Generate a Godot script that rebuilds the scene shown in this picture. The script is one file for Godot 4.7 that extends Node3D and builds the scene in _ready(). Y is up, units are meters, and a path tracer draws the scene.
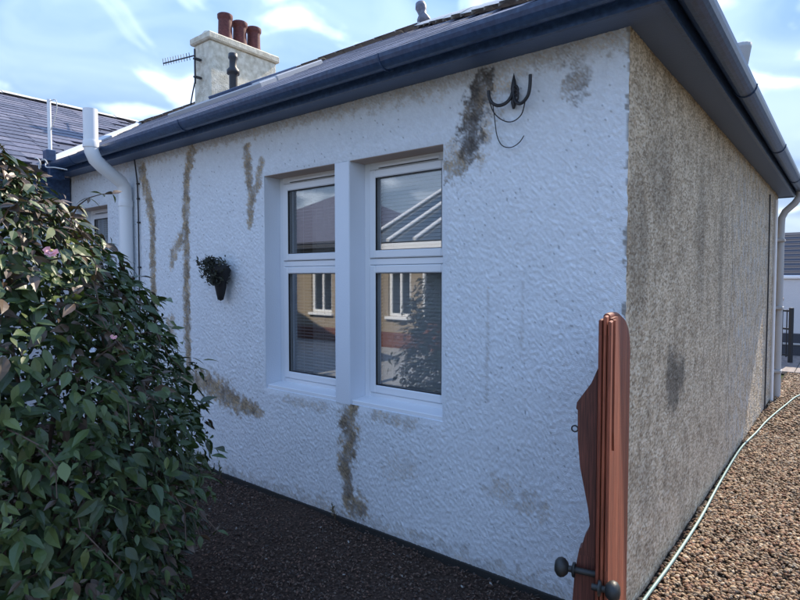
extends Node3D
# A white roughcast bungalow seen past its corner. x runs along the front wall (the corner is x = 0, the house lies at x < 0), z > 0 is the garden in front, y is up.

var rng := RandomNumberGenerator.new()
var M := {}
const OPENINGS := [[0.992, 1.712], [1.845, 2.575], [5.10, 5.83]]
const SILL := 0.785
const HEAD := 2.345
const EAVE := 2.71
const PITCH := 0.55
const RIDGE := 4.84
const RZ := -3.4

# ---------------------------------------------------------------- helpers
func new_st() -> SurfaceTool:
	var st := SurfaceTool.new()
	st.begin(Mesh.PRIMITIVE_TRIANGLES)
	return st

func tri(st: SurfaceTool, a: Vector3, b: Vector3, c: Vector3, out: Vector3) -> void:
	var n := (c - a).cross(b - a)
	if n.length_squared() < 1e-16:
		return
	n = n.normalized()
	if n.dot(out) < 0.0:
		n = -n
		var k := b
		b = c
		c = k
	for p in [a, b, c]:
		st.set_normal(n)
		st.add_vertex(p)

func quad(st: SurfaceTool, a: Vector3, b: Vector3, c: Vector3, d: Vector3, out: Vector3) -> void:
	tri(st, a, b, c, out)
	tri(st, a, c, d, out)

# a box with chamfered edges, placed by a transform
func bx(st: SurfaceTool, lo: Vector3, hi: Vector3, bevel := 0.0, xf := Transform3D()) -> void:
	var c := (lo + hi) * 0.5
	var h := (hi - lo).abs() * 0.5
	var b: float = min(bevel, min(h.x, min(h.y, h.z)) * 0.9)
	var bs := xf.basis
	for ax in 3:
		var u := (ax + 1) % 3
		var v := (ax + 2) % 3
		for s in [-1.0, 1.0]:
			var ps := []
			for k in [[-1, -1], [1, -1], [1, 1], [-1, 1]]:
				var p := Vector3.ZERO
				p[ax] = s * h[ax]
				p[u] = k[0] * (h[u] - b)
				p[v] = k[1] * (h[v] - b)
				ps.append(xf * (c + p))
			var o := Vector3.ZERO
			o[ax] = s
			quad(st, ps[0], ps[1], ps[2], ps[3], bs * o)
	if b <= 0.0:
		return
	for ax in 3:
		var u := (ax + 1) % 3
		var v := (ax + 2) % 3
		for s in [-1.0, 1.0]:
			for q in [-1.0, 1.0]:
				var ps := []
				for k in [[-1, 0], [1, 0], [1, 1], [-1, 1]]:
					var p := Vector3.ZERO
					p[ax] = k[0] * (h[ax] - b)
					p[u] = s * (h[u] - (b if k[1] == 0 else 0.0))
					p[v] = q * (h[v] - (0.0 if k[1] == 0 else b))
					ps.append(xf * (c + p))
				var o := Vector3.ZERO
				o[u] = s
				o[v] = q
				quad(st, ps[0], ps[1], ps[2], ps[3], bs * o)
	for sx in [-1.0, 1.0]:
		for sy in [-1.0, 1.0]:
			for sz in [-1.0, 1.0]:
				var s := Vector3(sx, sy, sz)
				tri(st, xf * (c + s * (h - Vector3(0, b, b))), xf * (c + s * (h - Vector3(b, 0, b))), xf * (c + s * (h - Vector3(b, b, 0))), bs * s)

func tube(st: SurfaceTool, pts: Array, r0: float, r1: float, sides := 8, caps := true) -> void:
	var rings := []
	var up := Vector3(0.31, 0.77, 0.55).normalized()
	var n := pts.size()
	for i in n:
		var d: Vector3 = (pts[min(i + 1, n - 1)] - pts[max(i - 1, 0)]).normalized()
		var a := up - d * up.dot(d)
		if a.length() < 0.05:
			a = d.cross(Vector3.RIGHT)
		a = a.normalized()
		up = a
		var b := d.cross(a)
		var r: float = lerp(r0, r1, float(i) / max(1, n - 1))
		var ring := []
		for k in sides:
			var w := TAU * k / sides
			var o := a * cos(w) + b * sin(w)
			ring.append([pts[i] + o * r, o])
		rings.append(ring)
	for i in n - 1:
		for k in sides:
			var k2 := (k + 1) % sides
			var p := [rings[i][k], rings[i][k2], rings[i + 1][k2], rings[i + 1][k]]
			for t in [[0, 1, 2], [0, 2, 3]]:
				var A = p[t[0]]
				var B = p[t[1]]
				var C = p[t[2]]
				if (C[0] - A[0]).cross(B[0] - A[0]).dot(A[1]) < 0.0:
					var s = B
					B = C
					C = s
				for q in [A, B, C]:
					st.set_normal(q[1])
					st.add_vertex(q[0])
	if caps:
		for e in [0, n - 1]:
			var d: Vector3 = (pts[1] - pts[0]) if e == 0 else (pts[n - 2] - pts[n - 1])
			for k in range(1, sides - 1):
				tri(st, rings[e][0][0], rings[e][k][0], rings[e][k + 1][0], -d)

# a turned shape: profile of (radius, height) up the local y axis
func lathe(st: SurfaceTool, prof: Array, xf: Transform3D, sides := 16, flat := Vector2(1, 1), wobble := 0.0) -> void:
	var rows := []
	for i in prof.size():
		var pa: Vector2 = prof[max(0, i - 1)]
		var pb: Vector2 = prof[min(prof.size() - 1, i + 1)]
		var t := pb - pa
		var row := []
		for k in sides:
			var w := TAU * k / sides
			var q := 1.0 + wobble * sin(w * 3.0 + i * 1.7) + wobble * 0.7 * sin(w * 5.0 - i * 2.3)
			var o := Vector3(cos(w) * flat.x, 0, sin(w) * flat.y)
			var nn := (xf.basis * Vector3(cos(w) * t.y, -t.x, sin(w) * t.y)).normalized()
			row.append([xf * (o * prof[i].x * q + Vector3(0, prof[i].y, 0)), nn])
		rows.append(row)
	for i in prof.size() - 1:
		for k in sides:
			var k2 := (k + 1) % sides
			var p := [rows[i][k], rows[i][k2], rows[i + 1][k2], rows[i + 1][k]]
			for t in [[0, 1, 2], [0, 2, 3]]:
				var A = p[t[0]]
				var B = p[t[1]]
				var C = p[t[2]]
				if (C[0] - A[0]).cross(B[0] - A[0]).dot(A[1] + B[1] + C[1]) < 0.0:
					var s = B
					B = C
					C = s
				for q in [A, B, C]:
					st.set_normal(q[1])
					st.add_vertex(q[0])

# a polygon in the local xy plane, given a depth along local z
func prism(st: SurfaceTool, poly: PackedVector2Array, z0: float, z1: float, xf := Transform3D()) -> void:
	var ix := Geometry2D.triangulate_polygon(poly)
	for i in range(0, ix.size(), 3):
		for z in [z0, z1]:
			var o := Vector3(0, 0, sign(z - (z0 + z1) * 0.5))
			tri(st, xf * Vector3(poly[ix[i]].x, poly[ix[i]].y, z), xf * Vector3(poly[ix[i + 1]].x, poly[ix[i + 1]].y, z), xf * Vector3(poly[ix[i + 2]].x, poly[ix[i + 2]].y, z), xf.basis * o)
	var turn := -1.0 if Geometry2D.is_polygon_clockwise(poly) else 1.0
	for i in poly.size():
		var a := poly[i]
		var b := poly[(i + 1) % poly.size()]
		var o := Vector3(b.y - a.y, a.x - b.x, 0) * turn
		quad(st, xf * Vector3(a.x, a.y, z0), xf * Vector3(b.x, b.y, z0), xf * Vector3(b.x, b.y, z1), xf * Vector3(a.x, a.y, z1), xf.basis * o)

func mi(called: String, what, m: Material, parent: Node = self) -> MeshInstance3D:
	var o := MeshInstance3D.new()
	o.name = called
	o.mesh = what.commit() if what is SurfaceTool else what
	o.material_override = m
	parent.add_child(o, true)
	return o

func thing(called: String, label: String, category: String, at := Vector3.ZERO, group := "") -> Node3D:
	var o := Node3D.new()
	o.name = called
	add_child(o, true)
	o.position = at
	tag(o, label, category, group)
	return o

func tag(o: Node, label: String, category: String, group := "") -> void:
	o.set_meta("label", label)
	o.set_meta("category", category)
	if group != "":
		o.set_meta("group", group)

func struct(o: Node, label: String, category: String) -> Node:
	o.set_meta("kind", "structure")
	tag(o, label, category)
	return o

func box_part(called: String, lo: Vector3, hi: Vector3, bevel: float, m: Material, parent: Node, xf := Transform3D()) -> MeshInstance3D:
	var st := new_st()
	bx(st, lo, hi, bevel, xf)
	return mi(called, st, m, parent)

func mat(called: String, lin: Color, rough := 0.8, metal := 0.0, spec := 0.5) -> StandardMaterial3D:
	var m := StandardMaterial3D.new()
	m.resource_name = called
	var a := lin.a
	m.albedo_color = Color(lin.r, lin.g, lin.b).linear_to_srgb()
	m.albedo_color.a = a
	m.roughness = rough
	m.metallic = metal
	m.metallic_specular = spec
	M[called] = m
	return m

func fnl(freq: float, sd: int, oct := 3, kind := FastNoiseLite.TYPE_SIMPLEX_SMOOTH) -> FastNoiseLite:
	var n := FastNoiseLite.new()
	n.noise_type = kind
	n.seed = sd
	n.frequency = freq
	n.fractal_type = FastNoiseLite.FRACTAL_FBM if oct > 1 else FastNoiseLite.FRACTAL_NONE
	n.fractal_octaves = oct
	return n

func noise_tex(freq: float, sd: int, oct: int, lo: Color, hi: Color, size := 512, kind := FastNoiseLite.TYPE_SIMPLEX_SMOOTH) -> ImageTexture:
	var im := fnl(freq, sd, oct, kind).get_seamless_image(size, size)
	im.convert(Image.FORMAT_RGB8)
	var d := im.get_data()
	var i := 0
	while i < d.size():
		var k := d[i] / 255.0
		d[i] = int(255.0 * lerpf(lo.r, hi.r, k))
		d[i + 1] = int(255.0 * lerpf(lo.g, hi.g, k))
		d[i + 2] = int(255.0 * lerpf(lo.b, hi.b, k))
		i += 3
	return ImageTexture.create_from_image(Image.create_from_data(size, size, false, Image.FORMAT_RGB8, d))

func relief(m: StandardMaterial3D, tex: Texture2D, scale: float, uv: float) -> void:
	m.heightmap_enabled = true
	m.heightmap_texture = tex
	m.heightmap_scale = scale
	m.uv1_triplanar = true
	m.uv1_world_triplanar = true
	m.uv1_scale = Vector3(uv, uv, uv)

func smooth(a: float, b: float, x: float) -> float:
	return smoothstep(a, b, x)

# ---------------------------------------------------------------- the build
func _ready() -> void:
	rng.seed = 20240611
	set_camera_and_light()
	set_materials()
	build_ground()
	build_bungalow()
	build_adjoining()
	build_chimney()
	build_roof_bits()
	build_pipes()
	build_beyond()
	build_opposite()
	build_shrub()
	build_gate()
	build_small()

func set_camera_and_light() -> void:
	var cam := Camera3D.new()
	cam.name = "camera"
	cam.position = Vector3(0.79, 1.6, 2.61)
	cam.rotation_degrees = Vector3(-2.25, 38.7, 0)
	cam.fov = 56.27
	cam.near = 0.05
	cam.far = 600.0
	cam.current = true
	add_child(cam)
	var sun := DirectionalLight3D.new()
	sun.name = "sun"
	sun.light_energy = 1.08
	sun.light_color = Color(1.0, 0.95, 0.87)
	sun.light_angular_distance = 0.5
	sun.shadow_enabled = true
	add_child(sun)
	var el := deg_to_rad(41.0)
	var az := deg_to_rad(5.0)
	var to_sun := Vector3(sin(az) * cos(el), sin(el), -cos(az) * cos(el))
	sun.look_at_from_position(to_sun * 50.0, Vector3.ZERO)
	var env := Environment.new()
	env.background_mode = Environment.BG_SKY
	env.tonemap_mode = Environment.TONE_MAPPER_LINEAR
	env.tonemap_exposure = 2.45
	env.sdfgi_enabled = true
	env.ssao_enabled = true
	env.ssil_enabled = true
	var sm := ProceduralSkyMaterial.new()
	sm.sky_top_color = Color(0.122, 0.25, 0.52).linear_to_srgb()
	sm.sky_horizon_color = Color(0.235, 0.285, 0.335).linear_to_srgb()
	sm.sky_curve = 0.22
	sm.ground_bottom_color = Color(0.16, 0.14, 0.12).linear_to_srgb()
	sm.ground_horizon_color = Color(0.4, 0.45, 0.5).linear_to_srgb()
	sm.sky_cover = clouds()
	sm.sky_cover_modulate = Color(1, 1, 1, 1)
	var sky := Sky.new()
	sky.sky_material = sm
	env.sky = sky
	var we := WorldEnvironment.new()
	we.name = "environment"
	we.environment = env
	add_child(we)

func clouds() -> ImageTexture:
	var w := 2048
	var h := 1024
	var big := fnl(2.3, 11, 7)
	var warp := fnl(1.1, 5, 2)
	var wisp := fnl(2.0, 23, 7)
	var d := PackedByteArray()
	d.resize(w * h * 4)
	for y in h / 2 + 6:
		var th := (y + 0.5) / h * PI
		var up := cos(th)
		for x in w:
			var ph := (x + 0.5) / w * TAU
			# clouds lie in a flat layer: look the noise up where the line of sight meets it
			var k: float = 1.0 / (maxf(up, 0.0) + 0.16)
			var px := cos(ph) * sin(th) * k
			var pz := sin(ph) * sin(th) * k
			var q := warp.get_noise_2d(px, pz) * 0.5
			var a := smooth(0.08, 0.42, big.get_noise_2d(px * 0.8 + q * 0.4, pz * 0.8 - q * 0.4))
			var b := smooth(-0.45, 0.6, wisp.get_noise_2d(px * 0.35 + q * 0.6, pz * 0.6 + q * 0.5)) * 0.34
			var c: float = clamp(a * 0.66 + b, 0.0, 1.0)
			var i := (y * w + x) * 4
			d[i] = 205
			d[i + 1] = 208
			d[i + 2] = 212
			d[i + 3] = int(255.0 * c * 0.6)
	return ImageTexture.create_from_image(Image.create_from_data(w, h, false, Image.FORMAT_RGBA8, d))

func set_materials() -> void:
	var fine := noise_tex(0.06, 3, 4, Color.BLACK, Color.WHITE)
	M["fine"] = fine
	var m := mat("roughcast_white", Color(1, 1, 1), 0.85)
	m.vertex_color_use_as_albedo = true
	relief(m, fine, 0.4, 6.0)
	m = mat("pebbledash", Color(1, 1, 1), 0.9)
	m.vertex_color_use_as_albedo = true
	relief(m, fine, 0.4, 5.5)
	m = mat("painted_render", Color(0.74, 0.79, 0.86), 0.6)
	relief(m, fine, 0.06, 2.0)
	mat("upvc", Color(0.80, 0.82, 0.85), 0.25)
	m = mat("lintel_stone", Color(0.46, 0.36, 0.30), 0.9)
	relief(m, fine, 0.2, 2.0)
	mat("rubber_seal", Color(0.02, 0.02, 0.022), 0.6)
	m = mat("eave_paint", Color(0.05, 0.098, 0.20), 0.32)
	relief(m, fine, 0.03, 1.5)
	m.albedo_texture = noise_tex(0.03, 67, 5, Color(0.62, 0.64, 0.68), Color(1, 1, 1))
	m = mat("soffit_paint", Color(0.08, 0.125, 0.215), 0.5)
	relief(m, fine, 0.05, 1.5)
	m = mat("plaster", Color(0.45, 0.42, 0.37), 0.9)
	m = mat("carpet", Color(0.10, 0.08, 0.07), 0.95)
	m = mat("glass", Color(0.9, 0.95, 0.95, 0.0), 0.0)
	m.transparency = BaseMaterial3D.TRANSPARENCY_ALPHA
	m.metallic_specular = 0.5
	mat("blind_slat", Color(0.90, 0.90, 0.90), 0.5)
	# outer panes: solid coated glass, which mirrors more than plain glass
	m = mat("coated_glass", Color(0.93, 0.96, 0.97, 0.0), 0.0)
	m.transparency = BaseMaterial3D.TRANSPARENCY_ALPHA
	m.refraction_enabled = true
	m.refraction_scale = 0.105
	m = mat("old_slate", Color(0.07, 0.075, 0.095), 0.95, 0.0, 0.2)
	m = mat("concrete", Color(0.45, 0.46, 0.48), 0.95)
	m.albedo_texture = noise_tex(0.02, 57, 5, Color(0.75, 0.74, 0.72), Color(1, 1, 1))
	relief(m, fine, 0.3, 0.7)
	m = mat("gap_black", Color(0.025, 0.025, 0.024), 0.8)  # black for the shadow gap at the wall foot
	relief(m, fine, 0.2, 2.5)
	var slate_tex := noise_tex(0.02, 8, 4, Color(0.62, 0.62, 0.66), Color(1, 1, 1))
	for i in 4:
		var c: Color = [Color(0.15, 0.15, 0.20), Color(0.19, 0.185, 0.24), Color(0.12, 0.122, 0.165), Color(0.23, 0.22, 0.265)][i]
		m = mat("slate_%d" % i, c, 0.55)
		m.albedo_texture = slate_tex
		relief(m, fine, 0.1, 1.8)
	m = mat("ridge_clay", Color(0.55, 0.53, 0.50), 0.75)
	relief(m, fine, 0.2, 2.0)
	m = mat("lead", Color(0.50, 0.50, 0.51), 0.55)
	relief(m, fine, 0.1, 2.0)
	m = mat("chimney_render", Color(0.88, 0.82, 0.68), 0.9)
	m.albedo_texture = noise_tex(0.012, 31, 5, Color(0.80, 0.78, 0.74), Color(1, 1, 1))
	relief(m, fine, 0.6, 1.1)
	m = mat("terracotta", Color(0.19, 0.055, 0.048), 0.75)
	m.albedo_texture = slate_tex
	relief(m, fine, 0.1, 2.0)
	mat("black_metal", Color(0.018, 0.018, 0.022), 0.45)
	mat("pipe_white", Color(0.80, 0.82, 0.84), 0.4)
	m = mat("pipe_grey", Color(0.42, 0.42, 0.42), 0.6)
	relief(m, fine, 0.1, 2.0)
	mat("cable_dark", Color(0.03, 0.03, 0.035), 0.6)
	mat("cable_white", Color(0.6, 0.6, 0.58), 0.6)
	mat("aluminium", Color(0.35, 0.36, 0.38), 0.4, 0.7)
	m = mat("soil", Color(0.12, 0.082, 0.064), 1.0, 0.0, 0.2)
	m.albedo_texture = noise_tex(0.05, 41, 5, Color(0.45, 0.45, 0.45), Color(1, 1, 1))
	relief(m, fine, 0.8, 1.4)
	m = mat("chip", Color(1, 1, 1), 0.95, 0.0, 0.3)
	m.vertex_color_use_as_albedo = true
	m = mat("gravel_bed", Color(0.14, 0.11, 0.085), 1.0, 0.0, 0.3)
	m.albedo_texture = noise_tex(0.09, 43, 4, Color(0.3, 0.28, 0.26), Color(1, 1, 1))
	relief(m, fine, 1.2, 1.6)
	m = mat("stone", Color(1, 1, 1), 0.75)
	m.vertex_color_use_as_albedo = true
	relief(m, fine, 0.1, 6.0)
	m = mat("turf", Color(0.07, 0.09, 0.035), 1.0, 0.0, 0.2)
	m.albedo_texture = noise_tex(0.03, 47, 5, Color(0.5, 0.5, 0.4), Color(1, 1, 1))
	relief(m, fine, 1.0, 0.4)
	m = mat("slab", Color(0.36, 0.30, 0.26), 0.9)
	m.albedo_texture = slate_tex
	relief(m, fine, 0.2, 1.0)
	m = mat("hose", Color(0.25, 0.37, 0.335), 0.5)
	# timber with a vertical grain
	var gi := Image.create(128, 512, false, Image.FORMAT_RGB8)
	var g1 := fnl(0.09, 51, 3)
	var g2 := fnl(0.35, 52, 2)
	for y in 512:
		for x in 128:
			var k := 0.72 + 0.26 * g1.get_noise_2d(x * 2.2, y * 0.07) + 0.14 * g2.get_noise_2d(x * 2.0, y * 0.05)
			gi.set_pixel(x, y, Color(clamp(k, 0, 1), clamp(k * 0.97, 0, 1), clamp(k * 0.95, 0, 1)))
	var grain := ImageTexture.create_from_image(gi)
	for i in 3:
		m = mat("timber_%d" % i, [Color(0.44, 0.112, 0.054), Color(0.36, 0.088, 0.044), Color(0.50, 0.14, 0.07)][i], 0.6)
		m.albedo_texture = grain
		m.uv1_triplanar = true
		m.uv1_scale = Vector3(7, 1.4, 7)
		m.uv1_triplanar_sharpness = 4.0
		m.heightmap_enabled = true
		m.heightmap_texture = grain
		m.heightmap_scale = 0.12
	m = mat("timber_shaded", Color(0.22, 0.07, 0.05), 0.6)  # bracket timber, its shade put into a darker colour
	m.albedo_texture = grain
	m.uv1_triplanar = true
	m.uv1_scale = Vector3(7, 1.4, 7)
	m.uv1_triplanar_sharpness = 4.0
	m = mat("iron_knob", Color(0.02, 0.021, 0.02), 0.5)
	relief(m, fine, 0.05, 6.0)
	m = mat("bark", Color(0.09, 0.06, 0.045), 0.9)
	relief(m, fine, 0.2, 4.0)
	for i in 6:
		var c: Color = [Color(0.04, 0.07, 0.02), Color(0.062, 0.094, 0.026), Color(0.03, 0.052, 0.02), Color(0.078, 0.05, 0.032), Color(0.10, 0.128, 0.036), Color(0.10, 0.07, 0.05)][i]
		m = mat("leaf_%d" % i, c, 0.42)
		m.backlight_enabled = true
		m.backlight = Color(0.45, 0.5, 0.3)
	m = mat("foliage", Color(1, 1, 1), 0.42)
	m.vertex_color_use_as_albedo = true
	m.backlight_enabled = true
	m.backlight = Color(0.45, 0.5, 0.3)
	m = mat("tree_foliage", Color(1, 1, 1), 0.6)
	m.vertex_color_use_as_albedo = true
	m = mat("petal", Color(0.72, 0.36, 0.42), 0.6)
	m.backlight_enabled = true
	m.backlight = Color(0.5, 0.4, 0.4)
	mat("petal_heart", Color(0.6, 0.5, 0.2), 0.8)
	m = mat("cream_render", Color(0.30, 0.25, 0.19), 0.9)
	relief(m, fine, 0.6, 0.8)
	m = mat("brick_red", Color(0.15, 0.06, 0.042), 0.9)
	relief(m, fine, 0.3, 2.0)
	m = mat("pale_render", Color(0.60, 0.61, 0.64), 0.85)
	relief(m, fine, 0.3, 1.0)
	mat("dark_render", Color(0.05, 0.055, 0.07), 0.8)
	mat("dark_glass", Color(0.02, 0.025, 0.03), 0.08)
	mat("wicker", Color(0.012, 0.012, 0.014), 0.7)

# ---------------------------------------------------------------- ground
func sheet(x0: float, x1: float, z0: float, z1: float, y: float, step: float, amp: float, sd: int) -> ArrayMesh:
	var nx: int = max(1, int((x1 - x0) / step))
	var nz: int = max(1, int((z1 - z0) / step))
	var n1 := fnl(0.9, sd, 3)
	var n2 := fnl(9.0, sd + 1, 3)
	var st := new_st()
	for j in nz + 1:
		for i in nx + 1:
			var x := lerpf(x0, x1, float(i) / nx)
			var z := lerpf(z0, z1, float(j) / nz)
			st.set_smooth_group(0)
			st.add_vertex(Vector3(x, y + amp * (n1.get_noise_2d(x, z) + 0.5 * n2.get_noise_2d(x, z)), z))
	for j in nz:
		for i in nx:
			var a := j * (nx + 1) + i
			for k in [a, a + 1, a + nx + 2, a, a + nx + 2, a + nx + 1]:
				st.add_index(k)
	st.generate_normals()
	return st.commit()

func lump(sd: int, sub := 1) -> ArrayMesh:
	# a rounded irregular pebble of about unit size
	var n := fnl(0.9, sd, 2)
	var faces := []
	var v := [Vector3(1, 0, 0), Vector3(-1, 0, 0), Vector3(0, 1, 0), Vector3(0, -1, 0), Vector3(0, 0, 1), Vector3(0, 0, -1)]
	for a in [0, 1]:
		for b in [2, 3]:
			for c in [4, 5]:
				faces.append([v[a], v[b], v[c]])
	for s in sub:
		var nf := []
		for f in faces:
			var ab: Vector3 = (f[0] + f[1]).normalized()
			var bc: Vector3 = (f[1] + f[2]).normalized()
			var ca: Vector3 = (f[2] + f[0]).normalized()
			nf.append_array([[f[0], ab, ca], [ab, f[1], bc], [ca, bc, f[2]], [ab, bc, ca]])
		faces = nf
	var st := new_st()
	for f in faces:
		var p := []
		for q in f:
			p.append(q * (0.5 + 0.17 * n.get_noise_3dv(q * 1.6)))
		var o: Vector3 = p[0] + p[1] + p[2]
		var nn: Vector3 = (p[2] - p[0]).cross(p[1] - p[0])
		var order := [0, 1, 2] if nn.dot(o) > 0 else [0, 2, 1]
		for k in order:
			st.set_normal((p[k].normalized() * 0.6 + o.normalized() * 0.4).normalized())
			st.add_vertex(p[k])
	return st.commit()

func scatter(called: String, mesh: Mesh, m: Material, items: Array, parent: Node = self) -> MultiMeshInstance3D:
	var mm := MultiMesh.new()
	mm.transform_format = MultiMesh.TRANSFORM_3D
	mm.use_colors = true
	mm.mesh = mesh
	mm.instance_count = items.size()
	for i in items.size():
		mm.set_instance_transform(i, items[i][0])
		mm.set_instance_color(i, items[i][1])
	var o := MultiMeshInstance3D.new()
	o.name = called
	o.multimesh = mm
	o.material_override = m
	o.set_meta("kind", "stuff")
	parent.add_child(o, true)
	return o

func spun(sx: float, sy: float, sz: float, tilt: float) -> Basis:
	var b := Basis(Vector3.UP, rng.randf() * TAU) * Basis(Vector3.RIGHT, rng.randf_range(-tilt, tilt)) * Basis(Vector3.BACK, rng.randf_range(-tilt, tilt))
	return b * Basis.from_scale(Vector3(sx, sy, sz))

func build_ground() -> void:
	var st := new_st()
	quad(st, Vector3(-250, -0.06, -250), Vector3(250, -0.06, -250), Vector3(250, -0.06, 250), Vector3(-250, -0.06, 250), Vector3.UP)
	struct(mi("ground", st, M.turf), "rough green turf spreading round the houses", "ground")
	struct(mi("soil_bed", sheet(-6.1, 0.13, 0.004, 3.2, -0.01, 0.035, 0.03, 61), M.soil), "dark bare soil bed along the foot of the white front wall", "soil")
	st = new_st()
	var gm := sheet(-0.02, 7.0, -8.85, 0.0, -0.006, 0.06, 0.012, 71)
	st.append_from(gm, 0, Transform3D())
	gm = sheet(0.10, 7.0, 0.0, 3.2, -0.006, 0.06, 0.012, 71)
	st.append_from(gm, 0, Transform3D())
	struct(mi("gravel_path", st, M.gravel_bed), "brown gravel path running along the pebbledash side wall", "path")
	st = new_st()
	for i in 9:
		bx(st, Vector3(-16.0 + i * 3.0, -0.055, 3.21), Vector3(-13.012 + i * 3.0, 0.0, 6.96), 0.006)
	struct(mi("bounce_slabs", st, M.concrete), "pale concrete slabs added to bounce light onto the front wall", "bounce_slabs")  # slabs added so that sunlight bounces onto the shaded front wall
	# the stones themselves: close together near by, larger and sparser further off
	var patch := fnl(2.2, 77, 3)
	var items := []
	var pal := [Color(0.30, 0.195, 0.105), Color(0.42, 0.295, 0.175), Color(0.19, 0.105, 0.055), Color(0.11, 0.066, 0.042), Color(0.54, 0.43, 0.30), Color(0.27, 0.125, 0.065), Color(0.16, 0.12, 0.09), Color(0.36, 0.215, 0.115), Color(0.22, 0.095, 0.055)]
	for zone in [[0.02, 2.4, -1.6, 1.2, 34000, 0.008, 0.023], [0.02, 2.2, -4.2, -1.6, 24000, 0.009, 0.024], [0.02, 3.0, -8.8, -4.2, 20000, 0.014, 0.03], [2.2, 4.5, -8.8, 1.2, 10000, 0.018, 0.034]]:
		for i in zone[4]:
			var x := rng.randf_range(zone[0], zone[1])
			var z := rng.randf_range(zone[2], zone[3])
			if z > 0.0 and x < 0.12 + 0.05 * sin(z * 9.0):
				continue
			var s := rng.randf_range(zone[5], zone[6])
			if rng.randf() < 0.02:
				s *= 1.6
			var c: Color = pal[rng.randi() % pal.size()].lerp(Color(0.30, 0.20, 0.115), 0.28) * rng.randf_range(0.8, 1.18) * (1.0 + 0.35 * patch.get_noise_2d(x, z))
			items.append([Transform3D(spun(s * rng.randf_range(0.9, 1.5), s * rng.randf_range(0.55, 0.85), s, 0.5), Vector3(x, rng.randf_range(0.0, 0.012), z)), c])
	var o := scatter("gravel", lump(81), M.stone, items)
	tag(o, "loose brown and tan gravel stones covering the side path", "gravel")
	items = []
	var cp := [Color(0.14, 0.092, 0.07), Color(0.11, 0.072, 0.057), Color(0.18, 0.108, 0.08), Color(0.09, 0.074, 0.066), Color(0.17, 0.13, 0.105)]
	for i in 36000:
		var x := rng.randf_range(-4.6, 0.14)
		var z := rng.randf_range(0.03, 2.6)
		var s := rng.randf_range(0.005, 0.015)
		var c: Color = cp[rng.randi() % cp.size()] * rng.randf_range(0.7, 1.2)
		if rng.randf() < 0.008:
			c = Color(0.38, 0.36, 0.33)
			s = rng.randf_range(0.008, 0.016)
		items.append([Transform3D(spun(s * rng.randf_range(0.8, 1.7), s * 0.42, s * 0.8, 0.7), Vector3(x, rng.randf_range(-0.006, 0.012), z)), c])
	o = scatter("bark_chips", lump(83), M.chip, items)
	tag(o, "dark bark chips and crumbs of soil strewn over the bed", "bark chips")

# ---------------------------------------------------------------- the bungalow
const GX := 0.008
var stain := PackedFloat32Array()
var stain_tone := PackedFloat32Array()
var stain_w := 0
var stain_h := 0

func paint_stain(line: Array, tone: float, strength: float, rag: float) -> void:
	var n1 := fnl(14.0, 91, 3)
	var n2 := fnl(60.0, 92, 2)
	var w := 0.0
	for p in line:
		w = max(w, p[2])
	for s in line.size() - 1:
		var a := Vector2(line[s][0], line[s][1])
		var b := Vector2(line[s + 1][0], line[s + 1][1])
		var pad: float = w * 2.0 + 0.01
		for j in range(max(0, int((min(a.y, b.y) - pad) / GX)), min(stain_h - 1, int((max(a.y, b.y) + pad) / GX)) + 1):
			for i in range(max(0, int((min(a.x, b.x) - pad) / GX)), min(stain_w - 1, int((max(a.x, b.x) + pad) / GX)) + 1):
				var p := Vector2(i * GX, j * GX)
				var k: float = clamp((p - a).dot(b - a) / max(1e-6, (b - a).length_squared()), 0.0, 1.0)
				var hw: float = lerp(line[s][2], line[s + 1][2], k) * 1.22
				var d := p.distance_to(a.lerp(b, k)) + (n1.get_noise_2d(p.x, p.y) * rag + n2.get_noise_2d(p.x, p.y) * rag * 0.45) * hw
				var m := smooth(hw * 1.3, hw * 0.55, d) * strength
				var at := j * stain_w + i
				if m > stain[at]:
					stain[at] = m
					stain_tone[at] = tone

func grid_axis(lo: float, hi: float, step_lo: float, step_hi: float, keep: Array) -> PackedFloat32Array:
	# spacing grows from step_lo to step_hi; lines in keep are hit exactly
	var marks := [lo]
	for k in keep:
		marks.append(k)
	marks.append(hi)
	marks.sort()
	var out := PackedFloat32Array()
	for i in marks.size() - 1:
		var a: float = marks[i]
		var b: float = marks[i + 1]
		var step := lerpf(step_lo, step_hi, ((a + b) * 0.5 - lo) / (hi - lo))
		var n: int = max(1, int(round((b - a) / step)))
		for j in n:
			out.append(lerpf(a, b, float(j) / n))
	out.append(hi)
	return out

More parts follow.
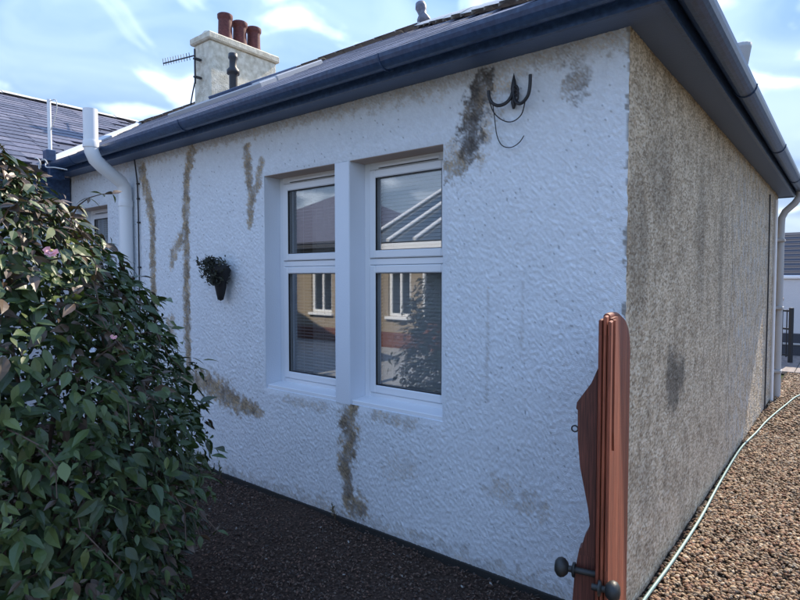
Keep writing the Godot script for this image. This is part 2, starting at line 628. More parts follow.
func mesh_from_grid(P: PackedVector3Array, C: PackedColorArray, nu: int, nv: int, skip: PackedByteArray, out: Vector3) -> ArrayMesh:
	var N := PackedVector3Array()
	N.resize(P.size())
	for j in nv:
		for i in nu:
			var a := P[j * nu + max(0, i - 1)]
			var b := P[j * nu + min(nu - 1, i + 1)]
			var c := P[max(0, j - 1) * nu + i]
			var d := P[min(nv - 1, j + 1) * nu + i]
			var n := (b - a).cross(d - c).normalized()
			N[j * nu + i] = n if n.dot(out) > 0.0 else -n
	var I := PackedInt32Array()
	var flip := (P[1] - P[0]).cross(P[nu] - P[0]).dot(out) > 0.0
	for j in nv - 1:
		for i in nu - 1:
			if skip[j * nu + i]:
				continue
			var a := j * nu + i
			if flip:
				I.append_array([a, a + nu + 1, a + 1, a, a + nu, a + nu + 1])
			else:
				I.append_array([a, a + 1, a + nu + 1, a, a + nu + 1, a + nu])
	var arr := []
	arr.resize(Mesh.ARRAY_MAX)
	arr[Mesh.ARRAY_VERTEX] = P
	arr[Mesh.ARRAY_NORMAL] = N
	arr[Mesh.ARRAY_COLOR] = C
	arr[Mesh.ARRAY_INDEX] = I
	var me := ArrayMesh.new()
	me.add_surface_from_arrays(Mesh.PRIMITIVE_TRIANGLES, arr)
	return me

func corner_bump(h: float, n: FastNoiseLite) -> float:
	return 0.006 + 0.006 * n.get_noise_1d(h * 0.4) + 0.002 * n.get_noise_1d(h * 2.1 + 40.0)

func front_sheet() -> ArrayMesh:
	stain_w = int(6.1 / GX) + 2
	stain_h = int(2.74 / GX) + 2
	stain.resize(stain_w * stain_h)
	stain_tone.resize(stain_w * stain_h)
	# bare patches where the paint has come off or cracks were filled: [metres from the corner, height, half width]
	paint_stain([[0.724, 2.66, 0.044], [0.768, 2.547, 0.068], [0.801, 2.411, 0.068], [0.819, 2.276, 0.058]], 0.0, 0.95, 0.75)
	paint_stain([[0.70, 2.62, 0.06], [0.76, 2.42, 0.07], [0.80, 2.28, 0.07]], 1.0, 0.55, 1.0)
	paint_stain([[0.844, 2.248, 0.052], [0.921, 2.203, 0.062]], 0.55, 0.72, 1.1)
	paint_stain([[0.93, 2.30, 0.05], [0.90, 2.20, 0.05]], 1.0, 0.4, 1.1)
	paint_stain([[0.235, 2.558, 0.052], [0.234, 2.503, 0.054]], 0.3, 0.55, 0.9)
	paint_stain([[0.658, 2.602, 0.038], [0.624, 2.575, 0.04]], 1.0, 0.5, 1.1)
	paint_stain([[2.778, 2.593, 0.030], [2.768, 2.443, 0.042], [2.722, 2.259, 0.037], [2.751, 1.992, 0.028]], 0.9, 0.85, 0.8)
	paint_stain([[2.599, 2.451, 0.028], [2.649, 2.296, 0.036], [2.711, 2.198, 0.032]], 0.8, 0.75, 0.9)
	paint_stain([[3.530, 2.66, 0.055], [3.614, 2.430, 0.048], [3.636, 2.178, 0.048], [3.632, 1.753, 0.043], [3.644, 1.342, 0.046], [3.627, 0.792, 0.036]], 0.8, 0.92, 0.6)
	paint_stain([[3.673, 1.994, 0.036], [3.841, 1.810, 0.048], [3.877, 1.714, 0.034]], 0.9, 0.8, 0.8)
	paint_stain([[4.363, 2.62, 0.056], [4.347, 2.509, 0.055], [4.260, 2.335, 0.058], [4.196, 2.093, 0.047], [4.207, 1.765, 0.041], [4.186, 1.324, 0.041], [4.184, 0.835, 0.041]], 0.85, 0.9, 0.6)
	paint_stain([[3.909, 1.209, 0.055], [3.912, 1.102, 0.07]], 1.0, 0.75, 0.9)
	paint_stain([[3.839, 0.742, 0.051], [3.340, 0.730, 0.085], [3.156, 0.687, 0.09], [2.941, 0.611, 0.07], [2.652, 0.591, 0.036]], 0.8, 0.9, 0.75)
	paint_stain([[1.672, 0.797, 0.030], [1.734, 0.677, 0.060], [1.708, 0.570, 0.062], [1.735, 0.460, 0.066], [1.763, 0.361, 0.052], [1.736, 0.261, 0.039], [1.719, 0.173, 0.047]], 0.7, 0.95, 0.75)
	paint_stain([[1.719, 0.106, 0.062], [1.630, 0.126, 0.066]], 0.75, 0.85, 0.9)
	paint_stain([[1.340, 0.433, 0.056], [1.240, 0.473, 0.054]], 1.0, 0.22, 1.3)
	paint_stain([[1.501, 0.752, 0.026], [1.225, 0.734, 0.030]], 1.0, 0.4, 1.2)
	paint_stain([[2.35, 0.73, 0.024], [1.95, 0.72, 0.028]], 1.0, 0.3, 1.2)
	paint_stain([[0.636, 0.478, 0.051], [0.595, 0.477, 0.050]], 1.0, 0.3, 1.3)
	paint_stain([[0.453, 0.455, 0.063], [0.409, 0.446, 0.052]], 1.0, 0.34, 1.3)
	paint_stain([[1.983, 0.052, 0.05], [1.906, 0.03, 0.05]], 1.0, 0.5, 1.3)
	# rows of thin dribbles below old nail holes
	paint_stain([[0.70, 1.55, 0.006], [0.705, 0.95, 0.008]], 0.6, 0.22, 1.6)
	paint_stain([[0.50, 1.62, 0.005], [0.505, 1.2, 0.008]], 0.6, 0.18, 1.6)
	# brownish band along the wall top, with a ragged lower edge
	paint_stain([[0.0, 2.70, 0.075], [1.2, 2.70, 0.07], [2.6, 2.70, 0.05], [6.1, 2.70, 0.045]], 0.75, 0.36, 0.9)
	# splashed earth at the foot, with a ragged upper edge
	paint_stain([[0.0, 0.03, 0.05], [6.1, 0.03, 0.05]], 0.5, 0.34, 1.5)
	var keep := []
	for o in OPENINGS:
		keep.append_array([o[0], o[1]])
	var ts := grid_axis(0.0, 6.1, 0.0075, 0.0135, keep)
	var hs := grid_axis(0.0, EAVE + 0.01, 0.0085, 0.0085, [SILL, HEAD])
	var nu := ts.size()
	var nv := hs.size()
	var P := PackedVector3Array()
	var C := PackedColorArray()
	var skip := PackedByteArray()
	P.resize(nu * nv)
	C.resize(nu * nv)
	skip.resize(nu * nv)
	var big := fnl(27.0, 101, 3)
	var mid := fnl(52.0, 102, 2)
	var grit := fnl(95.0, 103, 1)
	var wave := fnl(1.3, 104, 3)
	var cn := fnl(30.0, 105, 2)
	var chip := fnl(16.0, 106, 3)
	var spot := fnl(38.0, 107, 1)
	var patchy := fnl(5.5, 108, 3)
	for j in nv:
		var h := hs[j]
		for i in nu:
			var t := ts[i]
			var edge := 1.0
			var hole := false
			for o in OPENINGS:
				if t > o[0] - 0.03 and t < o[1] + 0.03 and h > SILL - 0.03 and h < HEAD + 0.03:
					var dx: float = max(o[0] - t, t - o[1])
					var dy: float = max(SILL - h, h - HEAD)
					edge = min(edge, clamp(max(dx, dy) / 0.03, 0.0, 1.0))
					if t >= o[0] - 0.0001 and t < o[1] - 0.0001 and h >= SILL - 0.0001 and h < HEAD - 0.0001:
						hole = true
			if t >= 1.7119 and t < 1.8449 and h >= SILL - 0.0001 and h < HEAD - 0.0001:
				hole = true
			var at := int(round(h / GX)) * stain_w + int(round(t / GX))
			var sm := stain[at]
			var b := big.get_noise_2d(t * 0.65, h * 1.3)
			var d := 0.0028 * (b + 0.35) + 0.0044 * mid.get_noise_2d(t, h) + 0.0032 * grit.get_noise_2d(t, h)
			d = max(d, -0.0015) + 0.004 * wave.get_noise_2d(t, h)
			if sm > 0.05:
				d = lerpf(d, d * 0.75 - 0.002 + 0.002 * grit.get_noise_2d(t * 1.3, h * 1.3), sm)
			d = 0.001 + max(0.0, d + 0.003) * edge
			if t < 0.02:
				d = lerpf(corner_bump(h, cn), d, t / 0.02)
			P[j * nu + i] = Vector3(-t if i > 0 else d, h, d)
			skip[j * nu + i] = 1 if hole else 0
			# colour of the paint and of what shows where it has gone
			var w := 0.855 + 0.03 * wave.get_noise_2d(t * 2.0 + 9.0, h * 2.0) + 0.05 * grit.get_noise_2d(t * 0.7 + 3.0, h * 0.7) + 0.04 * mid.get_noise_2d(t * 0.3, h * 0.3)
			var col := Color(w * 0.95, w, w * 1.055)
			if spot.get_noise_2d(t, h) > 0.865:
				col = col * 0.5
			var gr := grit.get_noise_2d(t * 1.25 + 7.0, h * 1.25)
			var tone: float = clamp(stain_tone[at] + 0.7 * patchy.get_noise_2d(t, h), 0.0, 1.25)
			sm *= clamp(1.02 + 0.45 * patchy.get_noise_2d(t * 1.7 + 20.0, h * 1.2), 0.7, 1.15)
			var bare := Color(0.115, 0.102, 0.092).lerp(Color(0.36, 0.275, 0.175), tone) * (1.0 + 0.85 * gr + 0.35 * mid.get_noise_2d(t + 3.0, h))
			col = col.lerp(bare, clamp(sm * (1.0 + 1.1 * gr * (1.25 - sm)), 0.0, 1.0))
			if t < 0.06 and chip.get_noise_2d(t * 1.4, h * 0.8) * 0.02 + 0.003 > t:
				col = col.lerp(Color(0.25, 0.22, 0.18) * (1.0 + 0.5 * gr), 0.8)
			C[j * nu + i] = col
	return mesh_from_grid(P, C, nu, nv, skip, Vector3(0, 0, 1))

func side_sheet() -> ArrayMesh:
	var us := grid_axis(0.0, 6.6, 0.0065, 0.034, [0.5, 1.0, 1.6, 2.4, 3.4, 4.6])
	var hs := grid_axis(0.0, EAVE + 0.01, 0.0062, 0.0062, [])
	var nu := us.size()
	var nv := hs.size()
	var P := PackedVector3Array()
	var C := PackedColorArray()
	var skip := PackedByteArray()
	P.resize(nu * nv)
	C.resize(nu * nv)
	skip.resize(nu * nv)
	var peb := fnl(125.0, 111, 1, FastNoiseLite.TYPE_CELLULAR)
	peb.cellular_return_type = FastNoiseLite.RETURN_DISTANCE
	var tint := fnl(125.0, 111, 1, FastNoiseLite.TYPE_CELLULAR)
	tint.cellular_return_type = FastNoiseLite.RETURN_CELL_VALUE
	var mid := fnl(40.0, 112, 2)
	var wave := fnl(1.2, 113, 3)
	var streak := fnl(3.0, 114, 3)
	var blot := fnl(4.5, 115, 4)
	var cn := fnl(30.0, 105, 2)
	var fleck := fnl(11.0, 116, 3)
	for j in nv:
		var h := hs[j]
		for i in nu:
			var u := us[i]
			var d := 0.005 * (1.0 + peb.get_noise_2d(u * 0.42, h)) * -1.0 + 0.003 * mid.get_noise_2d(u, h) + 0.005 * wave.get_noise_2d(u, h) + 0.008
			d = max(0.001, d)
			if u < 0.02:
				d = lerpf(corner_bump(h, cn), d, u / 0.02)
			P[j * nu + i] = Vector3(d, h, -u if i > 0 else d)
			var k := tint.get_noise_2d(u * 0.42, h)
			var base := Color(0.62, 0.485, 0.33).lerp(Color(0.86, 0.745, 0.58), clamp(k * 0.85, 0, 1)).lerp(Color(0.27, 0.20, 0.13), clamp(-k * 0.9, 0, 1))
			# rain streaks run down the wall; algae and soot sit in patches
			var st := streak.get_noise_2d(u * 3.2, h * 0.22)
			var bl := blot.get_noise_2d(u, h * 0.8)
			var grime: float = clamp(0.2 + 0.35 * st + 0.8 * bl, 0.0, 1.0)
			base = base.lerp(base * Color(0.56, 0.54, 0.52), grime)
			var dark := 0.0
			for p in [[0.95, 1.01, 0.26, 0.24, 0.8], [0.18, 1.75, 0.22, 0.45, 0.4], [0.55, 2.1, 0.3, 0.3, 0.35], [1.6, 1.9, 0.16, 0.6, 0.35], [2.35, 1.7, 0.12, 0.7, 0.4], [0.35, 0.55, 0.12, 0.2, 0.25]]:
				var q := Vector2((u - p[0]) / p[2], (h - p[1]) / p[3]).length() + 0.55 * bl + 0.2 * mid.get_noise_2d(u, h)
				dark = max(dark, smooth(1.05, 0.45, q) * p[4])
			base = base.lerp(Color(0.11, 0.092, 0.07) * (1.0 + 0.6 * k), dark)
			# remains of a pale wash near the far end
			if u > 2.2:
				var f := smooth(0.12, 0.34, fleck.get_noise_2d(u * 1.4, h * 0.35) + 0.25 * st) * smooth(2.2, 3.4, u)
				base = base.lerp(Color(0.55, 0.54, 0.52), f * 0.7)
			var crack := absf(u - 2.86 - 0.04 * sin(h * 5.0))
			if crack < 0.014 and h < 2.2:
				base = base * 0.6
			C[j * nu + i] = base
	return mesh_from_grid(P, C, nu, nv, skip, Vector3(1, 0, 0))

# a profile of (outset, height) taken round the eaves: front, corner, side and back
func eave_run(st: SurfaceTool, prof: Array, closed := true) -> void:
	var n := prof.size()
	var c := Vector2.ZERO
	for p in prof:
		c += p / n
	var rings := []
	for s in 5:
		var ring := []
		for p in prof:
			match s:
				0: ring.append(Vector3(-5.94, p.y, p.x))
				1: ring.append(Vector3(p.x, p.y, p.x))
				2: ring.append(Vector3(p.x, p.y, -6.6 - p.x))
				3: ring.append(Vector3(-12.0, p.y, -6.6 - p.x))
		if ring.size():
			rings.append(ring)
	var outs := [Vector3(0, 0, 1), Vector3(1, 0, 0), Vector3(0, 0, -1)]
	for s in 3:
		for k in (n if closed else n - 1):
			var k2 := (k + 1) % n
			var e: Vector2 = prof[k2] - prof[k]
			var nn := Vector2(e.y, -e.x)
			var m: Vector2 = (prof[k] + prof[k2]) * 0.5
			if nn.dot(m - c) < 0.0 and closed:
				nn = -nn
			quad(st, rings[s][k], rings[s][k2], rings[s + 1][k2], rings[s + 1][k], outs[s] * nn.x + Vector3(0, nn.y, 0))
	if closed:
		var poly := PackedVector2Array(prof)
		var ix := Geometry2D.triangulate_polygon(poly)
		for i in range(0, ix.size(), 3):
			tri(st, rings[0][ix[i]], rings[0][ix[i + 1]], rings[0][ix[i + 2]], Vector3(-1, 0, 0))

var house: Node3D

func build_bungalow() -> void:
	house = thing("bungalow", "single storey bungalow with white roughcast front and grey pebbledash side wall", "house")
	mi("front_wall", front_sheet(), M.roughcast_white, house).set_meta("label", "white painted roughcast front wall with brown bare streaks")
	mi("side_wall", side_sheet(), M.pebbledash, house).set_meta("label", "grey brown pebbledash side wall with dark rain streaks")
	# solid core of the front wall: piers, lintels and aprons round the openings; their faces are the smooth reveals
	var edges := [0.004, 0.992, 1.712, 1.845, 2.575, 5.10, 5.83, 6.1]
	for i in range(0, 8, 2):
		if i == 2:
			box_part("mullion", Vector3(-1.845, SILL - 0.01, -0.28), Vector3(-1.712, HEAD + 0.002, 0.007), 0.006, M.painted_render, house)
			continue
		box_part("pier", Vector3(-edges[i + 1], 0.0, -0.28), Vector3(-edges[i], EAVE, -0.001), 0.0, M.painted_render, house)
	for o in OPENINGS:
		box_part("apron", Vector3(-o[1], 0.0, -0.28), Vector3(-o[0], SILL - 0.012, -0.002), 0.0, M.painted_render, house)
		box_part("lintel", Vector3(-o[1], HEAD, -0.28), Vector3(-o[0], EAVE, -0.002), 0.0, M.painted_render, house)
		box_part("lintel_soffit", Vector3(-o[1] + 0.001, HEAD - 0.004, -0.139), Vector3(-o[0] - 0.001, HEAD - 0.0005, -0.003), 0.0, M.lintel_stone, house)
		box_part("stone_sill", Vector3(-o[1] + 0.001, SILL - 0.012, -0.28), Vector3(-o[0] - 0.001, SILL, -0.0015), 0.004, M.painted_render, house)
	box_part("apron", Vector3(-1.845, 0.0, -0.28), Vector3(-1.712, SILL - 0.01, -0.002), 0.0, M.painted_render, house)
	box_part("lintel", Vector3(-1.845, HEAD + 0.002, -0.28), Vector3(-1.712, EAVE, -0.002), 0.0, M.painted_render, house)
	box_part("side_core", Vector3(-0.26, 0.0, -6.59), Vector3(-0.003, EAVE, -0.281), 0.0, M.plaster, house)
	box_part("back_wall", Vector3(-12.0, 0.0, -6.6), Vector3(-0.261, EAVE, -6.34), 0.0, M.plaster, house)
	box_part("partition_wall", Vector3(-5.98, 0.0, -6.33), Vector3(-5.9, 2.5, -0.282), 0.0, M.plaster, house)
	box_part("inner_wall", Vector3(-5.89, 0.0, -4.4), Vector3(-0.262, 2.5, -4.3), 0.0, M.plaster, house)
	box_part("inner_floor", Vector3(-5.89, 0.02, -4.29), Vector3(-0.262, 0.12, -0.282), 0.0, M.carpet, house)
	box_part("ceiling", Vector3(-12.0, 2.5, -6.33), Vector3(-0.262, 2.6, -0.282), 0.0, M.plaster, house)
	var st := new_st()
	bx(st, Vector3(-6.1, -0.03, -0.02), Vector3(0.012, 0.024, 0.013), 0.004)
	mi("gap_shade_strip", st, M.gap_black, house)  # black strip drawn in place of the shaded gap between wall and soil
	# eaves
	st = new_st()
	eave_run(st, [Vector2(0.0, 2.712), Vector2(0.165, 2.712), Vector2(0.165, 2.728), Vector2(0.0, 2.728)])
	mi("soffit", st, M.soffit_paint, house)
	st = new_st()
	eave_run(st, [Vector2(0.166, 2.700), Vector2(0.188, 2.700), Vector2(0.188, 2.82), Vector2(0.166, 2.82)])
	mi("fascia_board", st, M.eave_paint, house)
	st = new_st()
	var g := []
	for k in 11:
		var w := PI * k / 10.0
		g.append(Vector2(0.253 - 0.062 * cos(w), 2.795 - 0.068 * sin(w)))
	for k in 11:
		var w := PI * (10 - k) / 10.0
		g.append(Vector2(0.253 - 0.057 * cos(w), 2.797 - 0.062 * sin(w)))
	eave_run(st, g)
	mi("gutter", st, M.eave_paint, house)
	for k in 3:
		st = new_st()
		var x := -1.2 - 2.0 * k
		bx(st, Vector3(x - 0.012, 2.735, 0.188), Vector3(x + 0.012, 2.79, 0.196), 0.001)
		var arc := []
		for q in 9:
			var w := PI * q / 8.0
			arc.append(Vector3(x, 2.795 - 0.072 * sin(w), 0.253 - 0.064 * cos(w)))
		tube(st, arc, 0.004, 0.004, 6)
		mi("gutter_union", st, M.eave_paint, house)
	for k in 3:
		st = new_st()
		var z := -1.5 - 2.0 * k
		var arc := []
		for q in 9:
			var w := PI * q / 8.0
			arc.append(Vector3(0.253 - 0.064 * cos(w), 2.795 - 0.072 * sin(w), z))
		tube(st, arc, 0.004, 0.004, 6)
		mi("gutter_union", st, M.eave_paint, house)
	# windows
	for i in 3:
		window(OPENINGS[i][0], OPENINGS[i][1])
	# roof: a deck below and slates on it
	var roof := Node3D.new()
	roof.name = "roof"
	house.add_child(roof)
	var e := 0.27
	var y0 := 2.775
	var A := Vector3(e, y0, e)
	var B := Vector3(e, y0, -6.6 - e)
	var R0 := Vector3(-3.55, RIDGE - 0.02, RZ + 0.1)
	var R1 := Vector3(-10.9, RIDGE - 0.02, RZ + 0.1)
	var V := Vector3(-5.94, y0, e)
	st = new_st()
	tri(st, A, R0, B, Vector3(1, 1, 0))
	quad(st, A, V, R1, R0, Vector3(0, 1, 1))
	quad(st, B, R0, R1, Vector3(-10.9, y0, -6.6 - e), Vector3(0, 1, -1))
	mi("roof_deck", st, M.slate_2, roof)
	slates(roof, A, V, R1, R0, 0.24, 0.30, 0, 0, 0.012)
	slates(roof, B, A, R0, R0 + Vector3(0, 0, -0.001), 0.24, 0.30, 0, 1, 0.012)
	# hip and ridge tiles
	ridge_line(roof, R0 + Vector3(0, 0.03, 0), R1 + Vector3(0, 0.03, 0), 0.36, M.ridge_clay)
	ridge_line(roof, A + Vector3(0, 0.035, 0), R0 + Vector3(0, 0.02, 0), 0.36, M.ridge_clay)
	ridge_line(roof, B + Vector3(0, 0.035, 0), R0 + Vector3(0, 0.02, 0), 0.36, M.ridge_clay)
	st = new_st()
	lathe(st, [Vector2(0.0, -0.05), Vector2(0.09, -0.04), Vector2(0.085, 0.04), Vector2(0.05, 0.10), Vector2(0.06, 0.15), Vector2(0.075, 0.20), Vector2(0.06, 0.26), Vector2(0.0, 0.28)], Transform3D(Basis(Vector3(0, 0, 1), 0.25), R0 + Vector3(0, 0.06, 0)), 14)
	mi("finial", st, M.slate_3, roof)

# slates over a slope with corners a, b along the eave and c above b, d above a
func slates(parent: Node, a: Vector3, b: Vector3, c: Vector3, d: Vector3, gauge: float, wide: float, own: int, sd: int, lean := 0.035) -> void:
	var along := (b - a).normalized()
	var up := d - a
	up = (up - along * up.dot(along)).normalized()
	var n := along.cross(up)
	var across := along
	if n.y < 0.0:
		n = -n
		across = -along
	var len_up := (d - a).dot(up)
	var taper_l := (d - a).dot(along) / len_up
	var taper_r := -(c - b).dot(along) / len_up
	var r := RandomNumberGenerator.new()
	r.seed = 300 + sd
	var box := []
	for v in 2:
		var st := new_st()
		bx(st, Vector3(-0.5, 0.0, -0.012), Vector3(0.5, 1.0, 0.003))
		box.append(st.commit())
	var items := []
	var rows := int(ceil(len_up / gauge))
	for k in rows:
		var q := k * gauge / len_up
		var l := a.lerp(d, q)
		var rr := b.lerp(c, q)
		var span := (rr - l).dot(along)
		if span < wide * 3.0:
			continue
		var m := int(span / wide) + 2
		for i in m:
			var s := (i + (0.5 if k % 2 else 0.0)) * wide + r.randf_range(-0.008, 0.008)
			var hh: float = min(gauge * 1.35, len_up - k * gauge)
			if s < wide * 0.5 + maxf(0.0, taper_l) * hh or s > span - wide * 0.5 - maxf(0.0, taper_r) * hh:
				continue
			var tilt := lean + r.randf_range(-0.004, 0.005)
			var b3 := Basis(across, (up * cos(tilt) - n * sin(tilt)), (n * cos(tilt) + up * sin(tilt)))
			b3 = b3 * Basis(Vector3(0, 0, 1), r.randf_range(-0.012, 0.012))
			var xf := Transform3D(b3 * Basis.from_scale(Vector3(wide - 0.006, hh, 1.0)), l + along * s + n * (0.008 + (lean + 0.008) * hh))
			var tone := r.randi() % 4
			items.append([xf, tone, l + along * s])
	if own > 0:
		# the ones nearest the ridge line in view stand singly, the rest are joined
		items.sort_custom(func(p, q): return p[2].distance_to(Vector3(-9.2, 4.1, -1.6)) < q[2].distance_to(Vector3(-9.2, 4.1, -1.6)))
		for i in min(own, items.size()):
			var o := mi("slate", box[0], M["slate_%d" % items[i][1]], parent)
			o.transform = items[i][0]
		items = items.slice(own)
	var tones := [new_st(), new_st(), new_st(), new_st()]
	for it in items:
		tones[it[1]].append_from(box[0], 0, it[0])
	for t in 4:
		mi("slates", tones[t], M["slate_%d" % t], parent).set_meta("kind", "stuff")

func ridge_line(parent: Node, a: Vector3, b: Vector3, length: float, m: Material) -> void:
	var d := (b - a).normalized()
	var sidew := d.cross(Vector3.UP).normalized()
	var up := sidew.cross(d).normalized()
	var n := int((b - a).length() / length)
	var step := (b - a).length() / n
	var st := new_st()
	# an angled tile with a rounded crown
	var prof := []
	for k in 7:
		var w := lerpf(-1.0, 1.0, k / 6.0)
		prof.append(Vector2(w * 0.14, 0.07 * (1.0 - pow(absf(w), 1.3)) - 0.03))
	for k in 6:
		var p: Vector2 = prof[k]
		var q: Vector2 = prof[k + 1]
		quad(st, Vector3(p.x, p.y, 0.003), Vector3(q.x, q.y, 0.003), Vector3(q.x, q.y + 0.004, step - 0.003), Vector3(p.x, p.y + 0.004, step - 0.003), Vector3(p.x + q.x, 0.3, 0))
		for z in [0.003, step - 0.003]:
			var dy := 0.0 if z < 0.1 else 0.004
			quad(st, Vector3(p.x, p.y + dy, z), Vector3(q.x, q.y + dy, z), Vector3(q.x, q.y - 0.022, z), Vector3(p.x, p.y - 0.022, z), Vector3(0, 0, z - 0.1))
	var me := st.commit()
	for i in n:
		var o := mi("ridge_tile", me, m, parent)
		o.transform = Transform3D(Basis(-sidew, up, d) * Basis(Vector3(0, 0, 1), rng.randf_range(-0.03, 0.03)), a + d * step * i + up * rng.randf_range(-0.004, 0.004))

func window(t0: float, t1: float) -> void:
	var w := Node3D.new()
	w.name = "window"
	house.add_child(w, true)
	var x0 := -t1
	var x1 := -t0
	var zf := -0.14
	var zb := -0.205
	var st := new_st()
	# outer frame
	var f := 0.048
	bx(st, Vector3(x0, SILL + 0.03, zb), Vector3(x0 + f, HEAD, zf), 0.004)
	bx(st, Vector3(x1 - f, SILL + 0.03, zb), Vector3(x1, HEAD, zf), 0.004)
	bx(st, Vector3(x0 + f, HEAD - f, zb), Vector3(x1 - f, HEAD, zf), 0.004)
	bx(st, Vector3(x0 + f, SILL + 0.03, zb), Vector3(x1 - f, SILL + 0.03 + f * 0.7, zf), 0.004)
	bx(st, Vector3(x0 + f, 1.685, zb), Vector3(x1 - f, 1.725, zf), 0.004)
	mi("frame", st, M.upvc, w)
	# sill board, sloping a little towards the garden
	st = new_st()
	var prof := PackedVector2Array([Vector2(-0.2, SILL + 0.001), Vector2(-0.012, SILL + 0.001), Vector2(-0.012, SILL + 0.022), Vector2(-0.018, SILL + 0.026), Vector2(-0.139, SILL + 0.034), Vector2(-0.2, SILL + 0.034)])
	prism(st, prof, x0 + 0.002, x1 - 0.002, Transform3D(Basis(Vector3(0, 0, 1), Vector3(0, 1, 0), Vector3(1, 0, 0)), Vector3.ZERO))
	mi("sill", st, M.upvc, w)
	# sashes: the top-hung light and the lower one
	for s in [[1.728, HEAD - f - 0.003], [SILL + 0.03 + f * 0.7 + 0.003, 1.682]]:
		var g := 0.05
		var sx0 := x0 + f + 0.003
		var sx1 := x1 - f - 0.003
		st = new_st()
		var z1 := zf + 0.012
		var z0 := zb + 0.01
		bx(st, Vector3(sx0, s[0], z0), Vector3(sx0 + g, s[1], z1), 0.006)
		bx(st, Vector3(sx1 - g, s[0], z0), Vector3(sx1, s[1], z1), 0.006)
		bx(st, Vector3(sx0 + g, s[1] - g, z0), Vector3(sx1 - g, s[1], z1), 0.006)
		bx(st, Vector3(sx0 + g, s[0], z0), Vector3(sx1 - g, s[0] + g, z1), 0.006)
		var so := mi("sash", st, M.upvc, w)
		so.set_meta("label", "upper opening light" if s[0] > 1.7 else "lower light")
		st = new_st()
		var e := 0.004
		bx(st, Vector3(sx0 + g, s[0] + g, z1 - 0.02), Vector3(sx0 + g + e, s[1] - g, z1 - 0.006))
		bx(st, Vector3(sx1 - g - e, s[0] + g, z1 - 0.02), Vector3(sx1 - g, s[1] - g, z1 - 0.006))
		bx(st, Vector3(sx0 + g + e, s[1] - g - e, z1 - 0.02), Vector3(sx1 - g - e, s[1] - g, z1 - 0.006))
		bx(st, Vector3(sx0 + g + e, s[0] + g, z1 - 0.02), Vector3(sx1 - g - e, s[0] + g + e, z1 - 0.006))
		mi("seal", st, M.rubber_seal, w)
		# double glazing: two panes
		for z in [z1 - 0.024, z1 - 0.044]:
			box_part("pane", Vector3(sx0 + g - 0.008, s[0] + g - 0.008, z - 0.004), Vector3(sx1 - g + 0.008, s[1] - g + 0.008, z), 0.0, M.coated_glass if z > z1 - 0.03 else M.glass, w)
	# trickle vent along the head of the frame
	st = new_st()
	bx(st, Vector3(x0 + 0.12, HEAD - 0.040, zf), Vector3(x1 - 0.12, HEAD - 0.020, zf + 0.012), 0.003)
	mi("trickle_vent", st, M.upvc, w)
	st = new_st()
	bx(st, Vector3(x0 + 0.13, HEAD - 0.044, zf + 0.001), Vector3(x1 - 0.13, HEAD - 0.0405, zf + 0.010))
	mi("vent_slot", st, M.rubber_seal, w)

# ---------------------------------------------------------------- next to it
func build_adjoining() -> void:
	var t := thing("adjoining_house", "slate roofed adjoining house with pale ridge behind the shrub", "house")
	box_part("wall", Vector3(-15.7, 0.0, -6.3), Vector3(-6.102, 2.33, 2.3), 0.0, M.pale_render, t)
	box_part("fascia_board", Vector3(-6.10, 2.335, 0.02), Vector3(-5.945, 2.70, 2.6), 0.004, M.eave_paint, t)
	var y0 := 2.80
	var a := Vector3(-5.88, y0 - 0.02, 2.6)
	var b := Vector3(-5.88, y0 - 0.02, 0.27)
	var r0 := Vector3(-10.9, RIDGE - 0.02, 2.6)
	var r1 := Vector3(-10.9, RIDGE - 0.02, RZ + 0.1)
	var st := new_st()
	quad(st, a, b, r1, r0, Vector3(1, 1, 0))
	quad(st, Vector3(-15.9, y0 - 0.02, 2.6), Vector3(-15.9, y0 - 0.02, -6.8), r1 + Vector3(0, 0, -0.2), r0, Vector3(-1, 1, 0))
	var roof := mi("roof", st, M.slate_2, t)
	tri(st, a, r0, Vector3(-15.9, y0 - 0.02, 2.6), Vector3(0, 0, 1))
	st = new_st()
	tri(st, Vector3(-6.0, 2.33, 2.31), Vector3(-10.9, RIDGE - 0.12, 2.31), Vector3(-15.8, 2.33, 2.31), Vector3(0, 0, 1))
	mi("gable", st, M.pale_render, t)
	slates(roof, b, a, r0, r1, 0.25, 0.27, 300, 7, 0.03)
	ridge_line(roof, r1 + Vector3(0, 0.03, 0.1), r0 + Vector3(0, 0.03, 0), 0.45, M.ridge_clay)
	# lead in the valley between the two roofs
	st = new_st()
	var v0 := Vector3(-5.90, 2.845, 0.27)
	var v1 := Vector3(-10.85, RIDGE + 0.015, RZ + 0.14)
	var dd := (v1 - v0).normalized()
	var sd := dd.cross(Vector3.UP).normalized()
	quad(st, v0 + sd * 0.05, v0 - sd * 0.05, v1 - sd * 0.05, v1 + sd * 0.05, Vector3.UP)
	quad(st, v0 + sd * 0.05, v1 + sd * 0.05, v1 + sd * 0.06 - Vector3(0, 0.05, 0), v0 + sd * 0.06 - Vector3(0, 0.05, 0), sd)
	quad(st, v0 - sd * 0.05, v1 - sd * 0.05, v1 - sd * 0.06 - Vector3(0, 0.05, 0), v0 - sd * 0.06 - Vector3(0, 0.05, 0), -sd)
	mi("valley_lead", st, M.lead, t)

